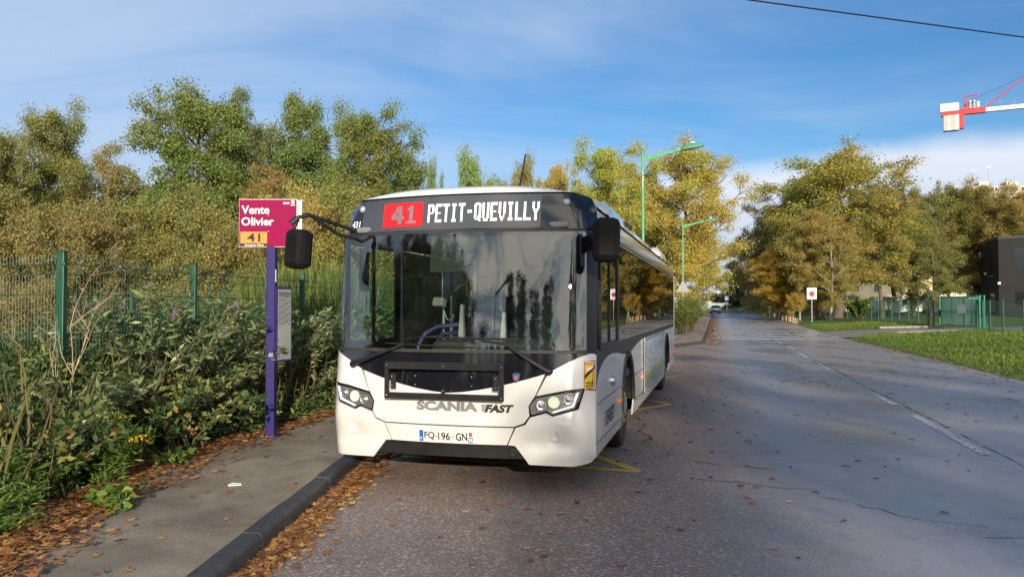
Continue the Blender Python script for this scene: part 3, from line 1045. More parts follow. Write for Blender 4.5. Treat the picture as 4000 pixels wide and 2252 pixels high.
# --- interior seen through the windscreen
mb = MB()
dash = [(.16, .95), (.16, 1.24), (.30, 1.27), (.52, 1.22), (.66, 1.10), (.70, .5)]
mb.prism(dash, lambda u, v, w: Vector((-1.18 + w, u + BX(abs(-1.18 + w)) * .9, v)), 2.36)
bp('dashboard', mb, interior_dark)
mb = rbox((.55, .62, 1.28), (.85, .34, .16), .06, (R(-12), 0, 0))
bp('instrument_hood', mb, interior)
mb = rbox((-.10, .58, 1.25), (.46, .32, .22), .07)
bp('centre_console', mb, interior)
mb = MB()
rot = Euler((R(-62), 0, 0)).to_matrix()
ring = [Vector((.58, .98, 1.36)) + rot @ Vector((.225 * math.cos(a), .225 * math.sin(a), 0)) for a in np.linspace(0, 2 * math.pi, 33)]
mb.tube(ring, .016, 8, cap=False)
for a in (.3, math.pi - .3, -math.pi / 2):
    mb.tube([Vector((.58, .98, 1.36)), Vector((.58, .98, 1.36)) + rot @ Vector((.22 * math.cos(a), .22 * math.sin(a), 0))], .014, 6)
mb.tube([(.58, .98, 1.36), (.58, .84, 1.14)], .04, 8)
bp('steering_wheel', mb, interior_dark)


def seat(x, y, z0, w=.46, mat=interior, nm='passenger_seat'):
    mb = rbox((x, y, z0 + .44), (w, .44, .11), .04)
    mb.add(*(lambda q: (q.v, q.f))(rbox((x, y + .23, z0 + .82), (w, .10, .72), .04, (R(-8), 0, 0))))
    mb.add(*(lambda q: (q.v, q.f))(rbox((x, y, z0 + .2), (.12, .3, .4), .02)))
    return bp(nm, mb, mat)


seat(.60, 1.50, .55, .5, interior, 'driver_seat')
for y in (3.2, 4.2, 5.2, 6.2, 7.4, 8.6, 9.8):
    for x in (-.85, .85):
        seat(x, y, .42 if y < 6 else .7, .8, pmat('seat_fabric', (.035, .035, .07), .9, nscale=30, namt=.3))
bp('cab_partition', MB().box((.66, 2.0, 1.35), (1.1, .04, 1.9), bev=.01), interior_dark)
bp('cab_door', MB().box((.10, 1.45, .95), (.04, 1.0, .95), bev=.01), interior_dark)
mb = MB()
mb.tube([(-.62, .80, .9), (-.62, .85, 1.28), (-.56, .88, 1.40), (-.44, .92, 1.475), (-.20, .95, 1.50), (-.16, .95, 1.45), (-.16, .95, .8)], .024, 8)
mb.tube([(-.48, .95, .9), (-.46, .95, 1.30), (-.40, .95, 1.40), (-.16, .95, 1.42)], .022, 8)
bp('handrail', mb, purple)
mb = MB()
for (x, y) in ((-.95, 1.2), (-.75, 2.2), (-.35, 2.6), (-.75, 4.6), (.3, 4.4), (-.3, 6.5), (.35, 7.5)):
    mb.tube([(x, y, .4), (x, y, 2.44)], .018, 8)
bp('grab_pole', mb, pmat('pole_grey', (.30, .31, .32), .3, metal=.4))
mb = rbox((-.42, .93, 1.72), (.13, .09, .10), .02, (R(-20), 0, R(-15)))
tm = bp('ticket_machine', mb, pmat('machine_white', (.26, .26, .25), .5))
mb = MB().tube([(-.40, .97, 1.66), (-.36, .99, 1.55), (-.30, .97, 1.53), (-.28, .97, 1.60)], .008, 6)
mb.tube([(-.40, 1.0, 1.64), (-.40, 1.0, 1.2)], .014, 6)
bp('machine_stand', mb, pmat('pole_grey', (.3, .3, .3), .3), tm)
for x, h in ((-.16, .42), (.28, .34)):
    bp('white_post', MB().prism([(x - .035, 1.28), (x + .03, 1.28), (x + .02, 1.28 + h), (x - .005, 1.28 + h)], lambda u, v, w: Vector((u, .85 + w, v)), .05), pmat('post_white', (.40, .40, .38), .5))
blind = bpy.data.materials.new('sun_blind_mesh')
blind.use_nodes = True
g = NT(blind.node_tree)
co = g.n('ShaderNodeTexCoord').outputs['Object']
df = g.n('ShaderNodeBsdfDiffuse', {'Color': g.mix(g.remap(g.noise(co, 5.0), .3, .7), (.07, .078, .07), (.10, .11, .10))})
tr = g.n('ShaderNodeBsdfTransparent', {'Color': (.5, .5, .5, 1)})
g.n('ShaderNodeOutputMaterial', {'Surface': g.n('ShaderNodeMixShader', {0: .62, 1: tr.outputs[0], 2: df.outputs[0]}).outputs[0]})
bp('sun_blind', sheet([(-.25, 2.00), (.98, 2.00), (.98, 2.33), (-.25, 2.33)], FR, .004, .1, off=-.07), blind)
bp('inner_mirror', rbox((-1.02, .42, 2.04), (.10, .06, .42), .025), interior_dark)
mb = MB().box((0, .75, 2.42), (2.1, .9, .06), bev=.02)
bp('header_panel', mb, ceilmat)
# ------------------------------------------------------------------ ground, road, pavements
RO = Vector((5.32, 8.56, 0))
RW = Vector((.2565, .9665, 0))
RR = Vector((.9665, -.2565, 0))


def rc(s, t):
    p = RO + RR * s + RW * t
    return (p.x, p.y)


def to_st(x, y):
    d = Vector((x, y, 0)) - RO
    return d.dot(RR), d.dot(RW)


def wob(x, y, f=1.0):
    return (math.sin(x * .9 * f + 1.3 * math.sin(y * .37 * f)) + math.sin(y * 1.1 * f + 2.1 + math.sin(x * .53 * f)) + .6 * math.sin((x + y) * 2.3 * f)) / 2.6


def asphalt(name, tint=(1, 1, 1), wet=1.0):
    m = bpy.data.materials.new(name)
    m.use_nodes = True
    g = NT(m.node_tree)
    co = g.n('ShaderNodeTexCoord').outputs['Object']
    fine = g.noise(co, 95.0, 3.0, .7)
    grit = g.n('ShaderNodeTexVoronoi', {'Vector': co, 'Scale': 62.0}).outputs['Color']
    gs = g.n('ShaderNodeSeparateColor', {0: grit}).outputs[0]
    big = g.noise(co, .35, 5.0, .6, .6)
    mid = g.noise(co, 2.2, 6.0, .62, .3)
    xyz = g.n('ShaderNodeSeparateXYZ', {0: co}).outputs
    # across the road: the lay-by is browner and drier, the carriageway greyer and smoother
    s_ = g.math('ADD', g.math('MULTIPLY', g.math('SUBTRACT', xyz[0], RO.x), RR.x), g.math('MULTIPLY', g.math('SUBTRACT', xyz[1], RO.y), RR.y))
    lay = g.remap(g.math('ADD', s_, g.math('MULTIPLY', g.math('SUBTRACT', mid, .5), 2.2)), -3.7, -1.5, 1.0, 0.0, True)
    c = g.mix(lay, tuple(a * b for a, b in zip((.285, .262, .275), tint)), tuple(a * b for a, b in zip((.235, .158, .112), tint)))
    c = g.mix(g.remap(big, .35, .68, 0, .75), c, (.215, .200, .215))
    c = g.mix(g.remap(mid, .52, .75, 0, .6), c, (.165, .120, .092))
    spk = g.math('MULTIPLY', g.remap(gs, .70, 1.0, 0, .75), g.math('ADD', .35, g.math('MULTIPLY', lay, .65)))
    c = g.mix(spk, c, (.58, .50, .44))
    c = g.mix(g.remap(fine, .52, .32, 0, .8), c, (.022, .020, .020))
    # tyre-polished and still wet streaks
    wetn = g.noise(g.n('ShaderNodeVectorMath', {0: co, 1: (.9, .28, 1)}, operation='MULTIPLY').outputs[0], .8, 5.0, .6, .5)
    wetf = g.math('MULTIPLY', g.remap(wetn, .47, .62, 0, 1, True), wet)
    rough = g.math('SUBTRACT', g.remap(lay, 0, 1, .33, .72), g.math('MULTIPLY', wetf, .09))
    rough = g.math('ADD', rough, g.math('MULTIPLY', g.math('SUBTRACT', mid, .5), .25))
    c = g.mix(g.math('MULTIPLY', wetf, .40), c, (.075, .072, .080))
    hgt = g.math('ADD', g.math('MULTIPLY', fine, .6), g.math('MULTIPLY', gs, .5))
    b = g.n('ShaderNodeBump', {'Strength': g.math('MULTIPLY', g.remap(wetf, 0, 1, 1.0, .5), g.remap(lay, 0, 1, .22, .60)), 'Distance': .006, 'Height': hgt})
    p = g.n('ShaderNodeBsdfPrincipled', {'Base Color': c, 'Roughness': rough, 'Specular IOR Level': g.remap(lay, 0, 1, .85, .22), 'Normal': b.outputs[0]})
    g.n('ShaderNodeOutputMaterial', {'Surface': p.outputs[0]})
    return m


def groundmat(name, stops, scale=2.0, bump=.5, fscale=40.0, rough=.9):
    m = bpy.data.materials.new(name)
    m.use_nodes = True
    g = NT(m.node_tree)
    co = g.n('ShaderNodeTexCoord').outputs['Object']
    a = g.noise(co, scale, 8.0, .65, .4)
    f = g.noise(co, fscale, 4.0, .7)
    c = g.ramp(g.math('ADD', g.math('MULTIPLY', a, .5), g.math('MULTIPLY', f, .5)), stops)
    b = g.n('ShaderNodeBump', {'Strength': bump, 'Distance': .03, 'Height': g.math('ADD', f, a)})
    p = g.n('ShaderNodeBsdfPrincipled', {'Base Color': c, 'Roughness': rough, 'Specular IOR Level': .25, 'Normal': b.outputs[0]})
    g.n('ShaderNodeOutputMaterial', {'Surface': p.outputs[0]})
    return m


def structure(o):
    o['kind'] = 'structure'
    return o


def grid_obj(name, U_, V_, fn, mat):
    vs = [fn(u, v) for v in V_ for u in U_]
    n = len(U_)
    mb = MB()
    mb.add(vs, [(j * n + i, j * n + i + 1, (j + 1) * n + i + 1, (j + 1) * n + i) for j in range(len(V_) - 1) for i in range(n - 1)], True)
    o = mb.build(name, mat, None, fixn=False)
    return structure(o)


earth = groundmat('earth_ground', [(.2, (.03, .022, .012)), (.5, (.075, .055, .028)), (.7, (.10, .085, .03)), (.9, (.06, .075, .02))], .5, .6)
litter = groundmat('forest_litter', [(.25, (.016, .011, .007)), (.48, (.055, .033, .016)), (.62, (.10, .055, .024)), (.8, (.05, .052, .018))], 3.0, .9, 55)
lawn = groundmat('lawn_soil', [(.25, (.035, .035, .012)), (.45, (.065, .095, .018)), (.62, (.085, .135, .020)), (.85, (.11, .085, .035))], 1.2, .8, 60)
asp = asphalt('road_asphalt')
asp_drive = asphalt('driveway_asphalt', (1.05, 1.0, .98), .6)
pave_m = groundmat('pavement_gravelly_asphalt', [(.30, (.05, .042, .034)), (.42, (.17, .142, .110)), (.54, (.26, .220, .170)), (.68, (.42, .36, .29))], 1.6, .6, 75, .72)

grid_obj('ground', [-700, -300, -150, -60, 0, 60, 150, 300, 700], [-400, -150, -60, 0, 40, 80, 130, 170, 250, 400, 800], lambda x, y: (x, y, gz(x, y) - .35), earth)
tt = list(np.arange(-34, 40, 3.0)) + list(np.arange(40, 153, 6.0))
grid_obj('road', [-9.5, -6, -3, 0, 3.76], tt, lambda s, t: (*rc(s, t), gz(*rc(s, t))), asp)
grid_obj('side_road', [-60, -40, -20, -9.4], [136, 140, 145, 148.5], lambda s, t: (*rc(s, t), gz(*rc(s, t)) - .02), asp)

grid_obj('far_verge', [-90, -60, -30, -10, 3.76, 20], [148.3, 150, 156, 165, 190], lambda s, t: (*rc(s, t), gz(*rc(s, t)) + .10 * (t > 149)), litter)

# kerb line (road side) and the left edge of the footway, station by station
KERB = [(-2.20, -9), (-1.90, 0), (-1.73, 4.43), (-1.65, 7.0), (-1.60, 8.4), rc(-6.76, 2.6), rc(-6.76, 8), rc(-6.74, 16), rc(-4.48, 23.7), rc(-3.46, 27), rc(-3.46, 60), rc(-3.46, 118)]
LEFT = [(-3.7, -9), (-3.2, 0), (-3.05, 4.43), (-3.55, 7.4), (-3.22, 9.0), rc(-8.3, 3.4), rc(-8.4, 9), rc(-8.4, 16.5), rc(-7.2, 24), rc(-6.3, 28), rc(-6.1, 60), rc(-6.1, 118)]


def resample(P, Q, step):
    out = []
    for i in range(len(P) - 1):
        a, b = Vector(P[i]), Vector(P[i + 1])
        c, d = Vector(Q[i]), Vector(Q[i + 1])
        k = max(1, round((b - a).length / step))
        for j in range(k):
            f = j / k
            out.append((a.lerp(b, f), c.lerp(d, f)))
    out.append((Vector(P[-1]), Vector(Q[-1])))
    return out


ST = resample(KERB, LEFT, 1.0)
KW, KH = .14, .13
mb = MB()
pv = []
for i, (k, l) in enumerate(ST):
    d = (l - k).normalized()
    inner = k + d * (KW - .012)
    row = [inner.lerp(l, f) for f in (0, .25, .5, .75, 1)]
    pv.append([(p.x, p.y, gz(p.x, p.y) + .122 + .004 * wob(p.x * 3, p.y * 3)) for p in row])
mb.add([p for r_ in pv for p in r_], [(i * 5 + j, i * 5 + j + 1, (i + 1) * 5 + j + 1, (i + 1) * 5 + j) for i in range(len(pv) - 1) for j in range(4)], True)
structure(mb.build('pavement', pave_m, None, fixn=False))
kerb_m = groundmat('kerb_stone', [(.25, (.018, .019, .020)), (.5, (.048, .050, .053)), (.7, (.085, .085, .082)), (.9, (.12, .115, .10))], 5.0, .35, 70, .6)
mb = MB()
for i in range(len(ST) - 1):
    a, b = ST[i][0], ST[i + 1][0]
    na = (ST[i][1] - a).normalized()
    nb = (ST[i + 1][1] - b).normalized()
    d = (b - a)
    a2, b2 = a + d * random.uniform(.008, .016), b - d * .010
    jz = .008 * wob(i * 3.1, i * 1.7)
    V = []
    for p, n_ in ((a2, na), (b2, nb)):
        z0 = gz(p.x, p.y)
        for w, h in ((0, -.1), (0.004, KH - .03), (.012, KH - .012), (.03, KH), (KW, KH + .002), (KW, -.1)):
            q = p + n_ * w
            V.append((q.x, q.y, z0 + h + jz * (h > 0)))
    mb.add(V, [(j, j + 1, 7 + j, 6 + j) for j in range(5)] + [(0, 5, 4, 3, 2, 1), (6, 7, 8, 9, 10, 11)], False)
structure(mb.build('kerb', kerb_m))

lx = [p.x for _, p in ST]
ly = [p.y for _, p in ST]


def left_x(y):
    return float(np.interp(y, ly, lx))


ys_ = list(np.arange(-9, 30, .75)) + list(np.arange(30, 121, 4.0))
us_ = [0, .05, .12, .25, .5, .8, 1.2, 1.8, 2.6, 4, 6, 9, 14, 22, 35, 60]


def verge_fn(u, y):
    x = left_x(y) + .02 - u
    e = min(1, u / .5)
    return (x, y, gz(x, y) + .108 + e * .03 * wob(x * 1.7, y * 1.7) + .10 * sstep(.6, 3, u))


grid_obj('woodland_floor', us_, ys_, verge_fn, litter)

# right hand side: verge, driveway, yard
def near_edge(s):
    return 35.5 + (s - 3.76) * 1.0


def far_edge(s):
    return 45.6 + (s - 3.76) * .72


def verge_h(s, t):
    h = .16 * sstep(3.76, 6.5, s) - .05 * (1 - sstep(3.76, 4.1, s))
    m_ = sstep(5.0, 10.5, s) * (1 - sstep(26, 34, t - (s - 3.76) * .6)) * .30
    hollow = -.22 * math.exp(-((s - 8.2) / 1.5) ** 2 - ((t - 33.5) / 4.0) ** 2)
    mound2 = .20 * math.exp(-((s - 8.0) / 2.2) ** 2 - ((t - 52.5) / 3.5) ** 2) - .18 * math.exp(-((s - 6.2) / 1.3) ** 2 - ((t - 59) / 4.0) ** 2)
    return h + m_ + hollow + mound2 + .035 * wob(s * 1.3, t * .9) * sstep(3.8, 5.5, s)


def right_z(s, t):
    x, y = rc(s, t)
    z = gz(x, y)
    yd = sstep(12.6, 14.5, s)
    drive = sstep(near_edge(s) - 1.0, near_edge(s) + .3, t) * (1 - sstep(far_edge(s) - .3, far_edge(s) + 1.0, t)) if s < 15 else 0
    slope = .15 + .030 * max(0, y - 50) if (s > 12.6) else .15
    h = verge_h(s, t)
    h = h * (1 - drive) + (.10 * sstep(3.76, 9, s) - .06) * drive
    if s > 12.6:
        k = .030 * max(0, min(y, 92) - 48) * sstep(12.6, 22, s) * (1 - sstep(60, 76, t) * .75)
        h = h * (1 - yd) + (.12 + k - .05 * (t < 53)) * yd + 0
    return z + h


ss_ = [3.76, 3.9, 4.2, 4.7, 5.4, 6.2, 7, 8, 9, 10, 11, 12, 12.8, 13.6, 14.6, 17, 22, 30, 45, 70]
ts_ = list(np.arange(-30, 66, 1.0)) + list(np.arange(66, 172, 4.0))
grid_obj('grass_verge', ss_, ts_, lambda s, t: (*rc(s, t), right_z(s, t)), lawn)
mb = MB()
rows = []
for s in [3.70, 4.5, 5.5, 7, 8.5, 10, 11.5, 13, 14.6]:
    rows.append([(*rc(s, near_edge(s) + (far_edge(s) - near_edge(s)) * f), gz(*rc(s, near_edge(s))) + .045 + .10 * sstep(3.76, 9, s) - .035 * (s < 3.8)) for f in (0, .2, .4, .6, .8, 1)])
mb.add([p for r_ in rows for p in r_], [(i * 6 + j, i * 6 + j + 1, (i + 1) * 6 + j + 1, (i + 1) * 6 + j) for i in range(len(rows) - 1) for j in range(5)], True)
structure(mb.build('driveway', asp_drive, None, fixn=False))
grid_obj('yard', [13.7, 14.6, 17, 22, 30, 45, 70], list(np.arange(10, 54, 2.0)), lambda s, t: (*rc(s, t), right_z(s, t) + .055), asp_drive)
kc = MB()
for e_fn, s0, s1 in ((near_edge, 7.0, 12.6), (far_edge, 8.0, 13.0)):
    k = 8
    for i in range(k):
        sa, sb = s0 + (s1 - s0) * i / k, s0 + (s1 - s0) * (i + 1) / k - .03
        a, b = rc(sa, e_fn(sa)), rc(sb, e_fn(sb))
        c = ((a[0] + b[0]) / 2, (a[1] + b[1]) / 2, gz(*a) + .20)
        kc.box(c, (math.hypot(b[0] - a[0], b[1] - a[1]), .14, .14), rz=math.atan2(b[1] - a[1], b[0] - a[0]), bev=.015)
structure(kc.build('driveway_kerb', pmat('pale_kerb', (.26, .24, .21), .8, nscale=8, namt=.25)))

# ---- painted markings and cracks
def worn(name, col, keep=.5):
    m = bpy.data.materials.new(name)
    m.use_nodes = True
    g = NT(m.node_tree)
    co = g.n('ShaderNodeTexCoord').outputs['Object']
    a = g.noise(co, 9.0, 8.0, .72)
    c = g.mix(g.remap(a, keep - .06, keep + .10), col, (.07, .062, .060))
    g.n('ShaderNodeOutputMaterial', {'Surface': g.n('ShaderNodeBsdfPrincipled', {'Base Color': c, 'Roughness': .6}).outputs[0]})
    return m


def strip(mb, pts, w, z=.004, jag=0.0):
    """a flat painted line along world points"""
    P_ = [Vector(p) for p in pts]
    out = []
    for i, p in enumerate(P_):
        t = (P_[min(i + 1, len(P_) - 1)] - P_[max(i - 1, 0)]).normalized()
        n_ = Vector((-t.y, t.x))
        ww = w * (1 + jag * random.uniform(-1, 1)) / 2
        for q in (p + n_ * ww, p - n_ * ww):
            out.append((q.x, q.y, gz(q.x, q.y) + z))
    mb.add(out, [(2 * i, 2 * i + 1, 2 * i + 3, 2 * i + 2) for i in range(len(P_) - 1)])


def dense(a, b, step=.5):
    a, b = Vector(a), Vector(b)
    k = max(1, int((b - a).length / step))
    return [a.lerp(b, i / k) for i in range(k + 1)]


white_m = worn('worn_white_paint', (.50, .50, .50), .53)
faint_m = worn('faint_white_paint', (.70, .71, .72), .68)
yel_m = worn('worn_yellow_paint', (.50, .34, .055), .62)
mb = MB()
for (t0, t1, w) in ((.2, 3.5, .12), (4.8, 6.7, .11), (9.4, 11.2, .05), (12.4, 15.5, .05), (17.6, 20.5, .10), (22.6, 25.4, .10), (28.0, 31, .09), (36, 39, .08), (43, 46, .08)):
    strip(mb, dense(rc(0, t0), rc(0, t1), .35), w, .005, .18)
structure(mb.build('centre_line_marking', white_m, None))
mb = MB()
for dt in (0, 2.9, 6.2, 9.3, 12.6, 18.6, 21.8, 25.0, 28.6, 33.8):
    for s0, s1 in ((-3.15, -.15), (-.05, 1.6), (1.75, 2.9), (3.0, 3.6)):
        if random.random() < .10 and s0 > 0:
            continue
        strip(mb, dense(rc(s0, 33.1 + dt), rc(s1, 33.1 + dt), .5), .50 * random.uniform(.8, 1.1), .006, .05)
structure(mb.build('rumble_strip_marking', faint_m, None))
mb = MB()
zz = [(-1.30, 8.68), (1.30, 7.86), (.02, 10.75), (2.72, 13.25), (1.35, 16.4), (4.16, 18.75), (2.8, 22.0), (5.66, 24.3)]
for i in range(len(zz) - 1):
    strip(mb, dense(zz[i], zz[i + 1], .3), .115, .005 + .0006 * i, .08)
structure(mb.build('bus_stop_marking', yel_m, None))
crack_m = pmat('road_crack_dark', (.032, .030, .030), .9, nscale=20, namt=.4)
mb = MB()


def crack(a, b, amp, w):
    P_ = dense(a, b, .14)
    q, o = [], 0
    for p in P_:
        o = .88 * o + random.gauss(0, amp * 1.3)
        q.append((p.x + o * .8, p.y + o * .5))
    k = 0
    while k < len(q) - 3:
        n_ = random.randint(4, 14)
        strip(mb, q[k:k + n_], w * random.uniform(.4, 1.1), .0035, .8)
        k += n_ - 1 + (random.randint(1, 4) if random.random() < .5 else 0)


crack(rc(.14, -1), rc(.10, 9), .012, .022)
crack(rc(.08, 9), rc(.05, 30), .02, .03)
crack((3.4, 5.6), (9.5, 4.6), .05, .016)
crack((1.6, 9.6), (2.1, 12.0), .07, .022)
crack((2.0, 8.4), (2.9, 8.1), .05, .022)
crack((1.75, 7.6), (2.6, 6.9), .06, .02)
crack((2.6, 6.8), (3.6, 5.7), .05, .014)
crack((2.4, 13.2), (3.0, 12.6), .04, .02)
structure(mb.build('road_crack', crack_m, None))
mb = MB()
strip(mb, [rc(.6, 43.0), rc(2.6, 43.1)], 1.4, .0045)
structure(mb.build('road_patch', pmat('fresh_tarmac', (.03, .03, .032), .6, nscale=30, namt=.3), None))

# ------------------------------------------------------------------ bus stop sign
violet = pmat('violet_blue_enamel', (.020, .014, .105), .5, spec=.25, nscale=4, namt=.08, dirt=((.04, .033, .08), 7, .35))
magenta = pmat('magenta_sign', (.23, .003, .055), .6, spec=.12, nscale=5, namt=.05)
orange = pmat('orange_sign', (.62, .22, .028), .45, nscale=5, namt=.05)
signwhite = pmat('sign_white', (.78, .78, .76), .5, nscale=5, namt=.04)
grey_case = pmat('timetable_paper', (.24, .26, .26), .25, coat=.5, nscale=3, namt=.15)
stop = empty('bus_stop_sign', (-2.905, 9.3, .12), 0, "magenta bus stop flag reading Vente Olivier on a violet post", "bus stop sign")
mb = MB().box((0, 0, 1.17), (.105, .11, 2.40), bev=.006)
mb.box((-.035, -.056, 1.17), (.006, .006, 2.3))
post = mb.build('post', violet, stop)
MB().box((0, 0, .012), (.22, .22, .02)).build('base_plate', violet, stop)
SZ0, SZ1 = 2.275, 2.855
sgn = MB().box((-.035, -.03, (SZ0 + SZ1) / 2), (.70, .05, SZ1 - SZ0), bev=.004)
sgn.box((-.0, .03, (SZ0 + SZ1) / 2), (.70, .03, SZ1 - SZ0 - .01))
sgn = sgn.build('sign_panel', signwhite, stop)
SP = lambda x, z, off=0.0: Vector((x, -.0555 - off, z))
sheet([(-.381, SZ0 + .006), (.309, SZ0 + .006), (.309, SZ1 - .006), (-.381, SZ1 - .006)], SP, .001, .3, off=.001).build('sign_face', magenta, sgn)
lettering("Vente", (-.355, -.02, SZ0 + .40, SZ0 + .50), SP, signwhite, sgn, off=.003, bold=.018)
lettering("Olivier", (-.355, .035, SZ0 + .26, SZ0 + .36), SP, signwhite, sgn, off=.003, bold=.018)
rp = sheet([(-.365, SZ0 + .045), (-.045, SZ0 + .045), (-.045, SZ0 + .185), (-.365, SZ0 + .185)], SP, .001, .3, off=.003).build('route_plate', orange, sgn)
lettering("41", (-.285, -.125, SZ0 + .065, SZ0 + .168), SP, letter_black, sgn, off=.005, bold=.02, name='route_lettering')
sheet([(-.365, SZ0 + .010), (-.045, SZ0 + .010), (-.045, SZ0 + .042), (-.365, SZ0 + .042)], SP, .001, .3, off=.003).build('direction_plate', letter_black, sgn)
lettering("Ancienne Mare", (-.315, -.085, SZ0 + .0135, SZ0 + .0375), SP, signwhite, sgn, off=.005, bold=.012, name='direction_lettering')
mb = MB()
lettering("astuce", (.145, .222, SZ1 - .062, SZ1 - .034), SP, None, None, .003, mb=mb, bold=.01, shear=.15)
mb.lathe([(.022, 0), (0, .0005)], SP(.262, SZ1 - .036, .002), (0, -1, 0), 16)
for z in (.072, .080):
    mb.add([SP(.235, SZ1 - z, .003), SP(.29, SZ1 - z, .003), SP(.29, SZ1 - z + .004, .003), SP(.235, SZ1 - z + .004, .003)], [(0, 1, 2, 3)])
mb.build('network_logo', signwhite, sgn, fixn=False)
mb = MB()
for z in (.378, .19):
    mb.lathe([(.009, 0), (.008, .005), (0, .006)], SP(-.03, SZ0 + z, .001), (0, -1, 0), 10)
mb.build('bolt', alu, sgn)
case = MB().box((0, 0, 0), (.27, .045, .90), bev=.006)
case = case.build('timetable_case', violet, stop)
case.location = (.12, .06, 1.345)
case.rotation_euler = (0, 0, R(64))
MB().box((0, -.0235, 0), (.225, .004, .85)).build('timetable', grey_case, case)
mb = MB()
for i in range(22):
    z = .385 - i * .018
    for k in range(5):
        if i < 3 or (k + i) % 4:
            mb.box((-.085 + k * .042, -.0265, z), (.028 if i > 2 else .038, .002, .006 if i > 2 else .009))
mb.build('printed_lines', interior_dark, case)
mb = MB().box((.01, -.06, .98), (.06, .02, .05), bev=.004)
mb.build('clamp', alu, stop)
MB().box((.056, -.02, 1.93), (.004, .045, .15)).build('small_sticker', signwhite, stop)

# ------------------------------------------------------------------ green mesh fences
fgreen = pmat('fence_green_paint', (.008, .060, .032), .4, coat=.15, nscale=6, namt=.15)
fwire = pmat('fence_wire_green', (.009, .050, .028), .5, nscale=6, namt=.2)


def fence_post(par, loc, h, w=.075):
    p = MB().box((0, 0, h / 2), (w, w, h), bev=.008)
    p.box((0, 0, h + .004), (w + .008, w + .008, .012), bev=.003)
    for z in (h - .12, h * .55, h * .2):
        p.box((w * .5, -w * .5, z), (.03, .03, .035), bev=.004)
    o = p.build('post', fgreen, par)
    o.location = loc
    return o


def mesh_fence(name, pts, h, label, wire=.0033, dx=.05, base=0.0, group=None, pw=.075, dz=.2, skip=0):
    o0 = Vector(pts[0])
    root = empty(name, (o0.x, o0.y, base), 0, label, "fence", group)
    for i, p in list(enumerate(pts))[skip:]:
        q = Vector(p) - o0
        fence_post(root, (q.x, q.y, gz(*p)), h, pw)
    for a, b in zip(pts, pts[1:]):
        a, b = Vector(a) - o0, Vector(b) - o0
        L = (b - a).length
        d = (b - a) / L
        n_ = Vector((-d.y, d.x))
        zb = gz(*(a + o0))
        mb = MB()

        def pt(u, w, z):
            q = a + d * u + n_ * w
            return (q.x, q.y, z + zb)
        folds = [.12, h * .5, h - .17]
        k = int(L / dx)
        for i in range(1, k):
            u = i * L / k
            P_ = [pt(u, 0, .05)]
            for f_ in folds:
                P_ += [pt(u, 0, f_ - .05), pt(u, -.04, f_), pt(u, 0, f_ + .05)]
            P_.append(pt(u, 0, h - .02))
            mb.tube(P_, wire * .85, 3, cap=False, smooth=False)
        zs = sorted(set([.07] + [f_ - .05 for f_ in folds] + [f_ + .05 for f_ in folds] + [z for z in np.arange(.3, h - .3, dz) if min(abs(z - f_) for f_ in folds) > .12]))
        for z in zs:
            mb.tube([pt(.0, 0, z), pt(L, 0, z)], wire * 1.25, 4, cap=False, smooth=False)
        mb.build('mesh_panel', fwire, root, fixn=False)
    return root


F0 = (-4.45, 7.6)
mesh_fence('mesh_fence', [F0, (-4.1, 9.9), (-3.44, 12.6), (-2.8, 15.0), (-2.16, 17.4), (-1.5, 19.8), (-.87, 22.2), (-.24, 24.6)], 2.12, "green welded mesh fence running behind the bus stop post towards the bus", base=.10)
mesh_fence('mesh_fence', [(-4.50, 7.62), (-6.6, 8.58), (-8.7, 9.5), (-10.9, 10.5)], 2.12, "green welded mesh fence crossing the left edge from the corner post", base=.10, skip=1)
mesh_fence('mesh_fence', [(-11.8, 19.4), (-9.4, 19.0), (-7.0, 18.6), (-4.6, 18.3)], 1.95, "farther green mesh fence among the bushes behind the near one", base=.12)

# small litter
tag(MB().box((0, 0, 0), (.11, .08, .004), rz=.4).add([(-.05, -.02, .004), (.04, -.03, .012), (.06, .02, .006), (-.03, .03, .010)], [(0, 1, 2, 3)]).build('paper_scrap', signwhite), "crumpled white paper scrap lying on the pavement", "litter").location = (-2.42, 6.75, .128)
can = tag(MB().lathe([(.0, 0), (.03, .004), (.033, .02), (.033, .09), (.028, .11), (0, .112)], axis=(1, .3, .1)).build('squashed_can', pmat('can_white', (.65, .65, .63), .4)), "white can among the fallen leaves at the hedge foot", "litter")
can.location = (-3.72, 7.2, .17)
redw = tag(sheet([(-.06, -.015), (.05, -.02), (.06, .012), (-.04, .02)], lambda a, b, o=0: Vector((a, b, .012 + o + .15 * abs(a))), .002, .03).build('red_wrapper', pmat('wrapper_red', (.6, .02, .03), .35)), "bright red sweet wrapper at the left edge of the pavement", "litter")
redw.location = (-3.12, 6.42, .125)
# ------------------------------------------------------------------ street lamps
lgreen = pmat('lamp_post_green', (.060, .26, .12), .45, coat=.2, nscale=3, namt=.12)
lampglass = pmat('lamp_glass', (.30, .30, .28), .2, coat=.5)


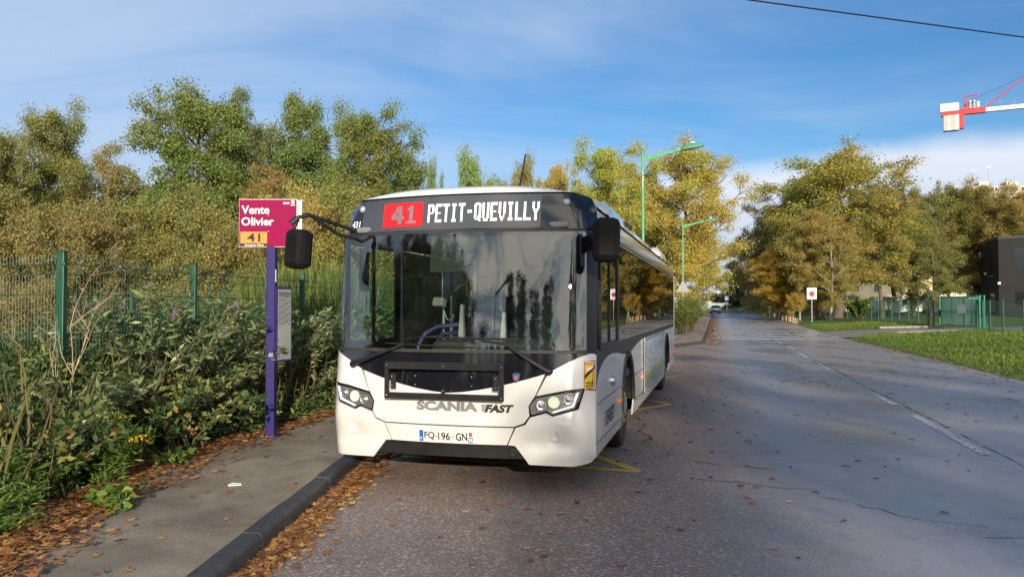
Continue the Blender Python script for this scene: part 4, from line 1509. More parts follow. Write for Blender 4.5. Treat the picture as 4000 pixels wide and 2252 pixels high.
def street_lamp(loc, h, label, rz):
    r = empty('street_lamp', loc, rz, label, "street lamp", "green street lamps along the road")
    MB().tube([(0, 0, 0), (0, 0, 1.1), (0, 0, 1.15), (0, 0, h)], [.105, .10, .075, .048], 12).build('post', lgreen, r)
    mb = MB()
    a, b = Vector((.02, 0, h - .42)), Vector((1.95, 0, h + .13))
    mb.prism([(-.02, h - .44), (-.02, h - .24), (1.35, h + .03), (1.35, h - .06)], lambda u, v, w: Vector((u, w - .025, v)), .05)
    mb.box((1.42, 0, h + .0), (.24, .10, .16), bev=.02, rot=Euler((0, R(-13), 0)).to_matrix())
    mb.build('arm', lgreen, r)
    rot = Euler((0, R(-9), 0)).to_matrix()
    hd = MB()
    vs, fs = [], []
    n = 20
    prof = [(1.0, 0.0), (.96, .10), (.80, .19), (.5, .26), (.15, .29)]
    for s_, z in prof:
        for k in range(n):
            w = 2 * math.pi * k / n
            vs.append(rot @ Vector((.48 * s_ * math.cos(w), .22 * s_ * math.sin(w), z * .60)) + Vector((1.98, 0, h + .03)))
    for i in range(len(prof) - 1):
        for k in range(n):
            fs.append((i * n + k, i * n + (k + 1) % n, (i + 1) * n + (k + 1) % n, (i + 1) * n + k))
    hd.add(vs, fs, True)
    hd.add(vs[-n:], [list(range(n))])
    hd_o = hd.build('lantern', lgreen, r)
    gl = MB()
    gl.lathe([(0, -.05), (.30, -.035), (.46, 0), (.46, .01), (0, .012)], (1.98, 0, h + .035), rot @ Vector((0, 0, 1)), 18)
    gl.v = [(p[0], p[1] * .48, p[2]) for p in gl.v]
    gl.build('lantern_glass', lampglass, hd_o)
    MB().lathe([(.10, 0), (.08, .05), (0, .06)], (2.0, 0, h + .235), (0, 0, 1), 12).build('photocell', signwhite, hd_o)
    return r


ang = -R(14.9)
street_lamp((5.36, 31.4, .1), 7.95, "green street lamp standing tallest just behind the bus roof", ang)
street_lamp((12.68, 57.0, gz(0, 57) + .1), 7.8, "green street lamp half hidden in the golden tree behind the triangular sign", ang)
street_lamp((25.4, 104.0, gz(0, 104) + .1), 7.6, "farthest green street lamp showing only its lower post under the golden tree", ang)

# ------------------------------------------------------------------ road signs
galv = pmat('galvanised_steel', (.33, .33, .33), .5, metal=.5, nscale=12, namt=.2)
sblue = pmat('sign_blue', (.02, .09, .42), .45)
sred = pmat('sign_red', (.55, .03, .03), .45)


def flat(mb, pts, y):
    mb.add([(x, y, z) for x, z in pts], [list(range(len(pts)))])


def sign_base(name, loc, h, label, cat, rz, r=.03):
    s_ = empty(name, loc, rz, label, cat)
    MB().tube([(0, .03, 0), (0, .03, h)], r, 8).build('post', galv, s_)
    return s_


def tri(s_, z0, inset=0.0):
    hh = s_ * .866
    k = 1 - inset
    cz = z0 + hh / 3
    return [(-s_ / 2 * k, cz - hh / 3 * k), (s_ / 2 * k, cz - hh / 3 * k), (0, cz + 2 * hh / 3 * k)]


p = (10.67, 48.0)
s1 = sign_base('warning_sign', (*p, gz(*p) + .1), 3.35, "triangular sign seen from its bare grey back beside the shrub", "road sign", -R(8))
mb = MB().prism(tri(.86, 2.48), lambda u, v, w: Vector((u, w - .02, v)), .02)
mb.box((0, -.03, 2.62), (.62, .02, .04))
mb.box((0, -.03, 2.95), (.34, .02, .04))
mb.build('sign_panel', pmat('sign_back_grey', (.17, .175, .175), .5, metal=.2), s1)

Yb = 156.0
s2 = sign_base('crossing_sign', ((2839 - 2000) / 3004 * Yb, Yb, gz(0, Yb) + .1), 3.4, "square blue pedestrian crossing sign by the dark conifer", "road sign", -R(12))
pn = MB().box((0, 0, 2.75), (.72, .03, .72)).build('sign_panel', signwhite, s2)
mb = MB()
flat(mb, [(-.33, 2.42), (.33, 2.42), (.33, 3.08), (-.33, 3.08)], -.018)
mb.build('blue_face', sblue, pn, fixn=False)
mb = MB()
flat(mb, tri(.52, 2.50), -.021)
mb.build('white_triangle', signwhite, pn, fixn=False)
mb = MB()
flat(mb, [(-.05, 2.78), (.05, 2.78), (.10, 2.54), (.04, 2.54), (0, 2.64), (-.06, 2.54), (-.11, 2.54)], -.024)
flat(mb, [(-.03, 2.80), (.03, 2.80), (.03, 2.85), (-.03, 2.85)], -.024)
mb.build('figure', letter_black, pn, fixn=False)

Yb = 97.0
s3 = sign_base('warning_sign', ((3006 - 2000) / 3004 * Yb, Yb, gz(0, Yb) + .1), 2.7, "red bordered triangular warning sign with a white plate below it", "road sign", -R(12), .04)
pn = MB().prism(tri(.80, 1.98), lambda u, v, w: Vector((u, w - .02, v)), .02)
pn = pn.build('sign_panel', sred, s3)
mb = MB()
flat(mb, tri(.80, 1.98, .26), -.023)
mb.build('white_triangle', signwhite, pn, fixn=False)
mb = MB()
flat(mb, [(-.12, 2.16), (.12, 2.16), (.12, 2.20), (-.12, 2.20)], -.026)
flat(mb, [(-.05, 2.20), (.05, 2.20), (.02, 2.36), (-.02, 2.36)], -.026)
mb.build('symbol', letter_black, pn, fixn=False)
pl2 = MB().box((0, 0, 1.80), (.74, .03, .24)).build('distance_plate', signwhite, s3)
mb = MB()
for z in (1.84, 1.77):
    mb.box((0, -.018, z), (.5, .004, .025))
mb.build('printed_lines', letter_black, pl2)

Yb = 66.0
s4 = sign_base('speed_sign', ((3171 - 2000) / 3004 * Yb, Yb, gz(0, Yb) + .25), 2.85, "white rectangular thirty sign on a tall pole in the right verge", "road sign", -R(12), .045)
pn = MB().box((0, 0, 2.46), (.80, .03, 1.0), bev=.01).build('sign_panel', sred, s4)
mb = MB()
flat(mb, [(-.385, 1.975), (.385, 1.975), (.385, 2.945), (-.385, 2.945)], -.019)
mb.build('white_face', signwhite, pn, fixn=False)
SF = lambda x, z, off=0.0: Vector((x, -.019 - off, z))
mb = MB()
mb.lathe([(.235, 0), (.235, .002), (.195, .002), (.195, 0)], SF(0, 2.42, .003), (0, -1, 0), 28)
mb.build('red_ring', sred, pn)
mb = MB()
lettering("30", (-.115, .115, 2.35, 2.49), SF, None, None, .004, mb=mb, bold=.02)
for z, t_ in ((2.83, "PRUDENCE"), (2.70, "ENFANTS")):
    lettering(t_, (-.31, .31, z - .03, z + .06), SF, None, None, .004, mb=mb, bold=.01)
for sx in (-.16, .14):
    flat(mb, [(sx - .05, 2.02), (sx - .02, 2.02), (sx, 2.08), (sx + .05, 2.0), (sx + .08, 2.03), (sx + .03, 2.16), (sx - .03, 2.16)], -.026)
mb.build('sign_lettering', letter_black, pn, fixn=False)

# ------------------------------------------------------------------ wooden bollards
wood = pmat('bollard_wood', (.30, .21, .11), .8, nscale=8, namt=.3, bscale=30, bstr=.3)
b0 = MB().tube([(0, 0, 0), (0, 0, .50), (0, 0, .56)], [.10, .10, .085], 10).build('wooden_bollard', wood)
bol = [(1385, 828, "wooden bollard standing apart to the left of the red triangular sign"), (1418, 832, "wooden bollard just left of the red triangular sign post"), (1520, 852, "first wooden bollard right of the red triangular sign post"), (1541, 860, "second wooden bollard right of the red triangular sign post"),
       (1566, 870, "third wooden bollard right of the red triangular sign post"), (1652, 897, "wooden bollard leading the nearer run along the verge"), (1678, 901, "second wooden bollard of the nearer run along the verge"), (1703, 905, "third wooden bollard of the nearer run along the verge"),
       (1745, 915, "wooden bollard under the small yellow maple"), (1765, 922, "wooden bollard just right of the small yellow maple"), (1800, 932, "dark wooden bollard in tree shade by the birch"), (1830, 940, "pale wooden bollard left of the birch trunk"), (1866, 950, "nearest wooden bollard beside the birch trunk")]
for i, (zx, zy, lab) in enumerate(bol):
    px_, py_ = 2600 + zx * .2758, 1000 + zy * .2758
    d_ = 5738 / (py_ - 1200 + 18) * .955
    o = b0 if i == 0 else b0.copy()
    if i:
        COL.objects.link(o)
    X, Y = (px_ - 2000) / 3004 * d_, d_
    s_, t_ = to_st(X, Y)
    o.location = (X, Y, right_z(s_, t_) - .03 if s_ > 3.76 else gz(X, Y))
    o.scale = (1, 1, random.uniform(.92, 1.12))
    o.rotation_euler = (R(random.uniform(-3, 3)), R(random.uniform(-3, 3)), random.random())
    tag(o, lab, "bollard", "wooden bollards along the right verge")

# ------------------------------------------------------------------ the grey car going away
carpaint = pmat('grey_car_paint', (.20, .23, .27), .25, metal=.5, coat=.8, nscale=2, namt=.05)
carglass = pmat('car_glass', (.012, .014, .016), .06, coat=.5)
Yc = 138.0
car = empty('parked_car', ((2797 - 2000) / 3004 * Yc, Yc, gz(0, Yc)), -R(9), "grey hatchback seen from behind at the far end of the road", "car")
half = [(.0, .28), (.0, .62), (.04, .92), (.10, 1.00), (.62, 1.42), (1.0, 1.47), (1.9, 1.46), (2.55, 1.28), (3.1, .96), (4.0, .84), (4.25, .66), (4.28, .30)]
mb = MB()
secs = []
for y, z in half:
    pass
wid = lambda z: .89 if z < .95 else .89 - (z - .95) * .42
vs = []
for sx in (-1, 1):
    vs += [(sx * wid(z), y, z) for y, z in half]
n = len(half)
mb.add(vs, [(i, i + 1, n + i + 1, n + i) for i in range(n - 1)], True)
for sx in (0, 1):
    t_ = tessellate_polygon([[Vector((y, z, 0)) for y, z in half]])
    mb.add(vs[sx * n:(sx + 1) * n], [list(a) for a in t_])
mb.add([vs[0], vs[n - 1], vs[2 * n - 1], vs[n]], [(0, 1, 2, 3)])
mb.build('body', carpaint, car)
MB().prism([(-.66, 1.03), (.66, 1.03), (.56, 1.36), (-.56, 1.36)], lambda u, v, w: Vector((u, .10 + (v - 1.0) * 1.24 - .012 - w, v)), .01).build('rear_window', carglass, car)
for sx in (-1, 1):
    MB().prism([(.55, 1.0), (2.75, 1.0), (2.4, 1.26), (1.9, 1.38), (1.0, 1.40), (.72, 1.32)], lambda u, v, w: Vector((sx * (wid(v) + .004 + w), u, v)), .008).build('side_window', carglass, car)
    MB().prism([(.52, .78), (.86, .80), (.84, .95), (.56, .92)], lambda u, v, w: Vector((sx * u, -.02 - w + .04, v)), .03).build('tail_lamp', red_lens, car)
    for y in (.75, 3.4):
        w_ = MB().lathe([(.18, -.1), (.32, -.1), (.33, -.06), (.33, .08), (.30, .11), (.2, .10)], (sx * .80, y, .33), (sx, 0, 0), 18).build('wheel', rubber, car)
        MB().lathe([(.20, .09), (.1, .10), (0, .11)], (sx * .80, y, .33), (sx, 0, 0), 14).build('rim', alu, w_)
MB().box((0, -.012, .70), (.52, .02, .11)).build('number_plate', signwhite, car)
MB().box((0, .0, .42), (1.7, .06, .22), bev=.03).build('bumper', satin_black, car)
for sx in (-1, 1):
    MB().box((sx * 1.0, 2.55, 1.02), (.18, .10, .13), bev=.03).build('door_mirror', satin_black, car)

# ------------------------------------------------------------------ parked vans behind the trees
vanwhite = pmat('white_van_paint', (.74, .76, .80), .3, coat=.6, nscale=2, namt=.04)


def van(px_, Y, rz, label):
    X = (px_ - 2000) / 3004 * Y
    s_, t_ = to_st(X, Y)
    v = empty('white_van', (X, Y, right_z(s_, t_)), rz, label, "van", "white vans parked behind the trees")
    pr = [(0, .35), (0, 2.15), (.15, 2.3), (3.5, 2.3), (4.1, 2.15), (4.75, 1.35), (5.5, 1.05), (5.6, .7), (5.6, .35)]
    mb = MB().prism(pr, lambda u, w, k: Vector((u - 2.8, k - .95, w)), 1.9)
    mb.build('body', vanwhite, v)
    for y in (-.955, .955):
        mb = MB().prism([(3.35, 1.30), (4.55, 1.30), (4.05, 1.95), (3.35, 1.95)], lambda u, w, k: Vector((u - 2.8, y + (k - .005), w)), .01)
        mb.build('side_window', carglass, v)
        for x in (-1.7, 1.75):
            MB().lathe([(0, -.1), (.34, -.1), (.34, .1), (.2, .11), (0, .1)], (x, y * .95, .34), (0, 1, 0), 16).build('wheel', rubber, v)
    MB().prism([(-.8, 1.42), (.8, 1.42), (.72, 2.08), (-.72, 2.08)], lambda u, w, k: Vector((1.93 - (w - 1.4) * .80 + .03 + k, u, w)), .01).build('windscreen', carglass, v)
    return v


van(3492, 98, R(8), "white van parked farthest left behind the tree trunks")
van(3642, 100, R(185), "white van parked behind the trees to the right of the brown tree gap")
van(3745, 104, R(10), "white van parked behind the trees next to the dark building")

# ------------------------------------------------------------------ right fence and gate
def at_px(px_, Y):
    return ((px_ - 2000) / 3004 * Y, Y)


def yard_fence(pts, h, label, dx):
    root = empty('bar_fence', (pts[0][0], pts[0][1], 0), 0, label, "fence")
    o0 = Vector(pts[0])
    for p in pts:
        s_, t_ = to_st(*p)
        q = Vector(p) - o0
        mb = MB().box((0, 0, h / 2), (.08, .08, h))
        mb.box((0, 0, h + .01), (.10, .10, .02))
        o = mb.build('post', fgreen, root)
        o.location = (q.x, q.y, right_z(s_, t_) - .02)
    for a, b in zip(pts, pts[1:]):
        za, zb = right_z(*to_st(*a)), right_z(*to_st(*b))
        a2, b2 = Vector(a) - o0, Vector(b) - o0
        L = (b2 - a2).length
        mb = MB()
        P_ = lambda f, z: (*(a2.lerp(b2, f)), za + (zb - za) * f + z)
        for z in (.15, h * .52, h - .08):
            mb.tube([P_(0, z), P_(1, z)], .022, 4, False, False)
        k = int(L / dx)
        for i in range(1, k):
            mb.tube([P_(i / k, .08), P_(i / k, h - .05)], .0065, 3, False, False)
        mb.build('mesh_panel', fgreen, root, fixn=False)
    return root


posts_far = [(3309, 84), (3342, 80.5), (3372, 77), (3403, 74), (3430, 71.5), (3455, 69.2), (3482, 67.0), (3512, 64.7), (3548, 62.4), (3586, 60.2), (3622, 58.4)]
yard_fence([at_px(a, b) for a, b in posts_far], 1.95, "green fence running back from the gate to the trees on the right", .11)
yard_fence([at_px(3838, 50.0), at_px(3866, 48.5), at_px(3917, 46.5), at_px(3997, 44.0), at_px(4090, 41.5), at_px(4210, 39)], 2.0, "dark green fence right of the gate in front of the paved yard", .12)
ggreen = pmat('gate_green_paint', (.010, .165, .085), .35, coat=.3, nscale=3, namt=.12)
ga, gb = Vector((*at_px(3676, 56.6), .28)), Vector((*at_px(3815, 50.4), .24))
gate = empty('sliding_gate', ga, math.atan2(gb.y - ga.y, gb.x - ga.x), "solid bright green barred sliding gate across the driveway entrance", "gate")
GL_ = (gb - ga).length
mb = MB()
for z in (.12, 1.12, 2.12):
    mb.box((GL_ / 2, 0, z), (GL_, .07, .09))
for x in (0.03, GL_ * .33, GL_ * .66, GL_ - .03):
    mb.box((x, 0, 1.12), (.08, .08, 2.08))
mb.build('gate_frame', ggreen, gate)
mb = MB()
k = int(GL_ / .105)
for i in range(1, k):
    mb.box((GL_ * i / k, .0, 1.12), (.055, .03, 1.96))
mb.build('bars', ggreen, gate)
MB().box((GL_ * .62, -.055, 1.30), (1.5, .03, .62), bev=.005).build('notice_board', pmat('faded_notice', (.60, .58, .56), .5, nscale=4, namt=.1), gate)
for nm, px_, Y, lab in (('gate_post', 3626, 57.8, "dark green slim post outside the gate next to the fence end"), ('gate_post', 3645, 57.3, "dark green slim post between the fence end and the gate"), ('gate_post', 3670, 56.9, "tall green gate post with a lock box at the left end of the gate"), ('gate_post', 3826, 50.1, "tall green gate portal post with a brace at the right end of the gate")):
    X, Y = at_px(px_, Y)
    gp = empty(nm, (X, Y, right_z(*to_st(X, Y))), 0, lab, "gate post")
    MB().box((0, 0, 1.15), (.11, .11, 2.4), bev=.01).build('post', ggreen if 'gate post' in lab or 'portal' in lab else fgreen, gp)
    if 'lock box' in lab:
        MB().box((.05, -.1, 1.0), (.2, .14, .5), bev=.02).build('lock_box', satin_black, gp)
    if 'portal' in lab:
        mb = MB().tube([(0, 0, 2.2), (.55, .1, .1)], .04, 6)
        mb.box((-.35, 0, 2.15), (.8, .08, .08))
        mb.box((.3, 0, 1.2), (.08, .08, 2.3))
        mb.build('brace', ggreen, gp)

# ------------------------------------------------------------------ dark two storey building
dk = pmat('shade_darkened_wall', (.011, .0108, .012), .65, nscale=1.5, namt=.12)  # shade on the walls is put into this colour; the wall itself is lighter
dkw = pmat('dark_window', (.010, .011, .014), .15, coat=.4)
Yd = 84.0
A = Vector(at_px(3801, 96.0))
Bc = Vector(at_px(3903, 86.0))
Cc = Vector(at_px(4480, 78.0))
Dd = A + (Cc - Bc)
zb_ = 1.05
H_ = 8.3
bld = empty('office_building', (A.x, A.y, zb_), 0, "flat roofed two storey building with shade coloured walls at the right edge", "building")
q = [p - A for p in (A, Bc, Cc, Dd)]
mb = MB().prism([(p.x, p.y) for p in q], lambda u, v, w: Vector((u, v, w - 1.2)), H_ + 1.2)
mb.build('wall', dk, bld)
cen = sum(q, Vector((0, 0))) / 4
mb = MB().prism([tuple(cen + (p - cen) * 1.006) for p in q], lambda u, v, w: Vector((u, v, H_ - .02 + w)), .28)
mb.build('parapet', pmat('parapet_grey', (.05, .05, .055), .5), bld)
u1 = (q[1] - q[0])
nrm = Vector((-(u1.y), u1.x)).normalized()
nrm = nrm if nrm.dot(q[0] - cen) > 0 else -nrm


def on_face(a, b, f0, f1, z0, z1, name, mat, out=.03, lab=None):
    d = b - a
    n_ = Vector((d.y, -d.x)).normalized()
    if n_.dot(a - cen) < 0:
        n_ = -n_
    mb = MB().prism([(f0, z0), (f1, z0), (f1, z1), (f0, z1)], lambda u, v, w: Vector((*(a + d * u + n_ * (w - .02)), v)), .02 + out)
    return mb.build(name, mat, bld)


for f0, f1, z0, z1 in ((.26, .36, 4.3, 7.3), (.66, .78, 4.3, 7.3)):
    w_ = on_face(q[0], q[1], f0, f1, z0, z1, 'window', dkw, .01)
    s_ = on_face(q[0], q[1], f0 - .04, f1 + .05, z0 - .14, z0 - .06, 'sill', pmat('pale_sill', (.3, .3, .3), .6), .10)
    s_.parent = w_
on_face(q[0], q[1], .30, .40, .9, 2.3, 'window', dkw, .01)
on_face(q[0], q[1], .70, .86, .15, 2.3, 'door', dkw, .02)
on_face(q[0], q[1], .51, .55, 4.45, 4.75, 'wall_lamp', signwhite, .15)
on_face(q[1], q[2], -.006, .014, 3.2, 3.45, 'wall_lamp', signwhite, .2)
for i in range(5):
    on_face(q[1], q[2], .12 + i * .17, .20 + i * .17, 4.3, 7.2, 'window', dkw, .01)
    on_face(q[1], q[2], .12 + i * .17, .20 + i * .17, .9, 2.4, 'window', dkw, .01)

for f0 in (.2, .4, .6, .8):
    on_face(q[1], q[2], f0 - .0015, f0 + .0015, .0, H_ - .1, 'cladding_joint', dkw, .004)
for z in (2.75, 5.6):
    on_face(q[1], q[2], .015, .999, z - .03, z + .03, 'cladding_joint', dkw, .006)
    on_face(q[0], q[1], .001, .985, z - .03, z + .03, 'cladding_joint', dkw, .006)

# ------------------------------------------------------------------ houses and flats behind the trees
render_w = pmat('cream_render', (.62, .55, .43), .8, nscale=.8, namt=.08)
orange_w = pmat('warm_orange_render', (.85, .66, .42), .8, nscale=.8, namt=.1)
slate = pmat('slate_roof', (.055, .055, .065), .6, nscale=4, namt=.2)
glaz = pmat('dark_glazing', (.03, .035, .045), .12, coat=.4)


def house(px_, Y, w, d, h, roofh, zb, wall, label, rz=0.0, nwin=4):
    b = empty('house', (*at_px(px_, Y), zb), rz, label, "house")
    MB().box((0, 0, h / 2 - .5), (w, d, h + 1)).build('wall', wall, b)
    mb = MB()
    e = .35
    V = [(-w / 2 - e, -d / 2 - e, h), (w / 2 + e, -d / 2 - e, h), (w / 2 + e, d / 2 + e, h), (-w / 2 - e, d / 2 + e, h), (-w / 2 + d * .35, 0, h + roofh), (w / 2 - d * .35, 0, h + roofh)]
    mb.add(V, [(0, 1, 5, 4), (1, 2, 5), (2, 3, 4, 5), (3, 0, 4), (3, 2, 1, 0)])
    rf = mb.build('roof', slate, b)
    MB().box((w * .2, 0, h + roofh), (.6, .6, 1.2)).build('chimney', orange_w, rf)
    for i in range(nwin):
        x = -w / 2 + w * (i + .5) / nwin
        for z in ([1.4] if h < 4 else [1.4, 4.2]):
            f = MB().box((x, -d / 2 - .03, z), (1.2, .08, 1.4)).build('window', signwhite, b)
            MB().box((x, -d / 2 - .08, z), (1.0, .04, 1.2)).build('pane', glaz, f)
    return b


bf = empty('panel_fence', (*at_px(2730, 166), gz(0, 166)), -.05, "pale green panel fence closing the far end of the road", "fence")
MB().box((6.5, 0, 1.0), (13, .05, 1.7)).build('panel', pmat('pale_green_panel', (.25, .33, .27), .6, nscale=2, namt=.15), bf)
for i in range(8):
    MB().box((i * 13 / 7, -.05, 1.0), (.10, .10, 2.0)).build('post', fgreen, bf)
house(2765, 205, 14, 9, 2.6, 2.0, .9, pmat('pale_render', (.34, .32, .28), .8, nscale=.8, namt=.08), "low white house with a grey roof beyond the end of the road", 0)
house(3480, 150, 24, 10, 9.5, 3, 1.0, orange_w, "warm orange rendered house glowing behind the tree trunks", .1, 6)
house(3060, 170, 20, 10, 6.0, 3, 1.0, render_w, "cream house half hidden behind the yellow tree", 0, 5)
house(3320, 178, 26, 10, 6.0, 3, 1.0, render_w, "pale house behind the right hand trees", 0, 6)
flatw = pmat('flats_beige', (.36, .33, .27), .8, nscale=.5, namt=.08)
fl = empty('apartment_block', (*at_px(4055, 260), 0), -.12, "beige apartment block rising above the trees at the right edge", "building")
MB().box((3, 0, 20.2), (56, 16, 43.4)).build('wall', flatw, fl)
for x in (-18, -9, 3, 14, 22):
    MB().box((x, -1, 42.8), (3 + abs(x) % 2, 4, 2.4)).build('roof_house', pmat('cream_render', (.6, .5, .4), .8), fl)
mb = MB()
for x, h in ((-21, 3), (-16, 4), (3, 8), (5, 4), (10, 3)):
    mb.tube([(x, -2, 43.5), (x, -2, 45.5 + h)], .12, 5)
    mb.box((x, -2, 45.2 + h), (1.0, .1, .4))
mb.box((6.2, -2, 47.5), (2.0, 1.5, 3.6))
mb.build('aerial', galv, fl)
for zf in range(9, 14):
    z = zf * 3.05
    mb = MB()
    for k in range(20):
        mb.box((-29.5 + k * 3.1, -8.05, z + 1.1), (2.3, .12, 1.5))
    wn = mb.build('window_row', signwhite, fl)
    mb = MB()
    for k in range(20):
        for dx in (-.55, .55):
            mb.box((-29.5 + k * 3.1 + dx, -8.13, z + 1.1), (.9, .1, 1.25))
    mb.build('pane', glaz, wn)
    MB().box((0, -8.1, z - .1), (61.5, .3, .5)).build('balcony_band', pmat('band_ochre', (.5, .38, .22), .8), fl)

# ------------------------------------------------------------------ tower crane
cred = pmat('crane_red', (.62, .022, .022), .45, nscale=1.5, namt=.08)
cwhite = pmat('crane_white', (.76, .73, .64), .5, nscale=1.5, namt=.05, dirt=((.45, .42, .36), 2, .2))
conc = pmat('counterweight_concrete', (.42, .38, .31), .85, nscale=4, namt=.1)
conc2 = pmat('counterweight_speckled', (.72, .70, .64), .85, nscale=14, namt=.25)
cg = pmat('winch_grey', (.33, .36, .36), .5, metal=.3)
E0 = Vector((*at_px(3688, 172), 0))
zj = 1.67 + (1200 - 452) / 3004 * 172.0 - .245
E1 = Vector((*at_px(4003, 165.2), 0))
dirj = (E1 - E0)
LJ = dirj.length
crane = empty('tower_crane', (E0.x, E0.y, zj), math.atan2(dirj.y, dirj.x), "red and white tower crane counter jib with striped concrete counterweights", "crane")
MB().box((4.15, 0, .72), (8.5, 1.5, .95)).build('tail_beam', cred, crane)
mb = MB().box((8.05, 0, 1.28), (.2, 1.5, .2))
mb.box((5.9, 0, 1.30), (5.0, 1.7, .16))
mb.box((3.80, 0, -1.30), (.95, 1.5, 3.1))
mb.build('weight_carrier', cred, crane)
MB().box((2.55 - 1.0, 0, 2.05), (3.6, 1.55, 1.75), bev=.03).build('winch_house', cwhite, crane)
for i in range(4):
    MB().box((.68 + i * .76, 0, -1.45), (.735, 1.7, 3.4), bev=.03).build('counterweight', (conc, conc2)[i % 2], crane)
MB().box((8.4 + 16, 0, .78), (32, 1.1, .85)).build('jib_beam', cwhite, crane)
mb = MB().tube([(4.6, 0, 1.1), (4.6, 0, 4.05), (4.75, 0, 4.2), (7.1, 0, 4.35)], .14, 6)
mb.box((7.1, 0, 4.25), (.1, .2, .5))
mb.lathe([(.25, 0), (.45, .4), (.45, .6), (.2, .9)], (4.75, 0, 1.9), (0, 0, 1), 10)
mb.build('service_hoist', cred, crane)
for x in (5.5, 6.3):
    MB().lathe([(.42, 0), (.42, .5), (.34, .55), (.34, 1.3), (.40, 1.35), (.40, 1.7), (.15, 2.0)], (x, 0, 1.35), (0, 0, 1), 14).build('winch_drum', cg, crane)
MB().box((7.05, 0, 2.1), (.6, .9, 1.5), bev=.03).build('control_cabinet', cg, crane)
mb = MB()
for k in range(11):
    x0 = 3.4 + k * 2.6
    if 5 < x0 + 1 < 8.0:
        continue
    for z in (2.0, 2.5):
        mb.tube([(x0, -.7, z), (x0 + 2.4, -.7, z)], .022, 4)
    for x in (x0, x0 + 2.4):
        mb.tube([(x, -.7, 1.1), (x, -.7, 2.5)], .022, 4)
mb.build('railing', cg, crane)
mb = MB().tube([(8.1, 0, 1.2), (22, 0, 12.0), (34, 0, 21)], .11, 6)
mb.tube([(8.1, .4, 1.2), (22, .4, 12.0), (34, .4, 21)], .11, 6)
mb.build('pendant_bar', cred, crane)
MB().tube([(6.2, 0, 3.4), (34, 0, 15)], .03, 4).build('hoist_rope', satin_black, crane)
mb = MB()
xm, zg = 36.0, -zj - 1.0
for sx in (-1, 1):
    for sy in (-1, 1):
        mb.tube([(xm + sx * .9, sy * .9, zg), (xm + sx * .9, sy * .9, 22)], .13, 4)
for k in range(20):
    za, zb2 = zg + (22 - zg) * k / 20, zg + (22 - zg) * (k + 1) / 20
    s_ = 1 if k % 2 else -1
    for sy in (-.9, .9):
        mb.tube([(xm - .9 * s_, sy, za), (xm + .9 * s_, sy, zb2)], .07, 4)
        mb.tube([(xm + sy, -.9 * s_, za), (xm + sy, .9 * s_, zb2)], .07, 4)
mb.build('mast', cred, crane)

# ------------------------------------------------------------------ overhead cable and its poles just outside the picture
tag(MB().tube([(-14.0, 9.8, 8.25), (-4, 12.9, 8.05), (5.2, 15.8, 8.0), (11.9, 17.9, 8.02), (27, 22.6, 8.4)], .017, 5).build('overhead_cable', satin_black), "thin black overhead cable crossing the top right corner of the sky", "cable")
# ------------------------------------------------------------------ trees
bark = groundmat('tree_bark', [(.25, (.035, .028, .020)), (.5, (.105, .085, .062)), (.75, (.20, .17, .13))], 3.0, .9, 22)
birch = groundmat('pale_bark', [(.22, (.05, .04, .035)), (.40, (.20, .18, .15)), (.7, (.32, .29, .25)), (.9, (.15, .12, .10))], 4.0, .5, 14, .7)
leaf_m = leafmat('autumn_leaves')


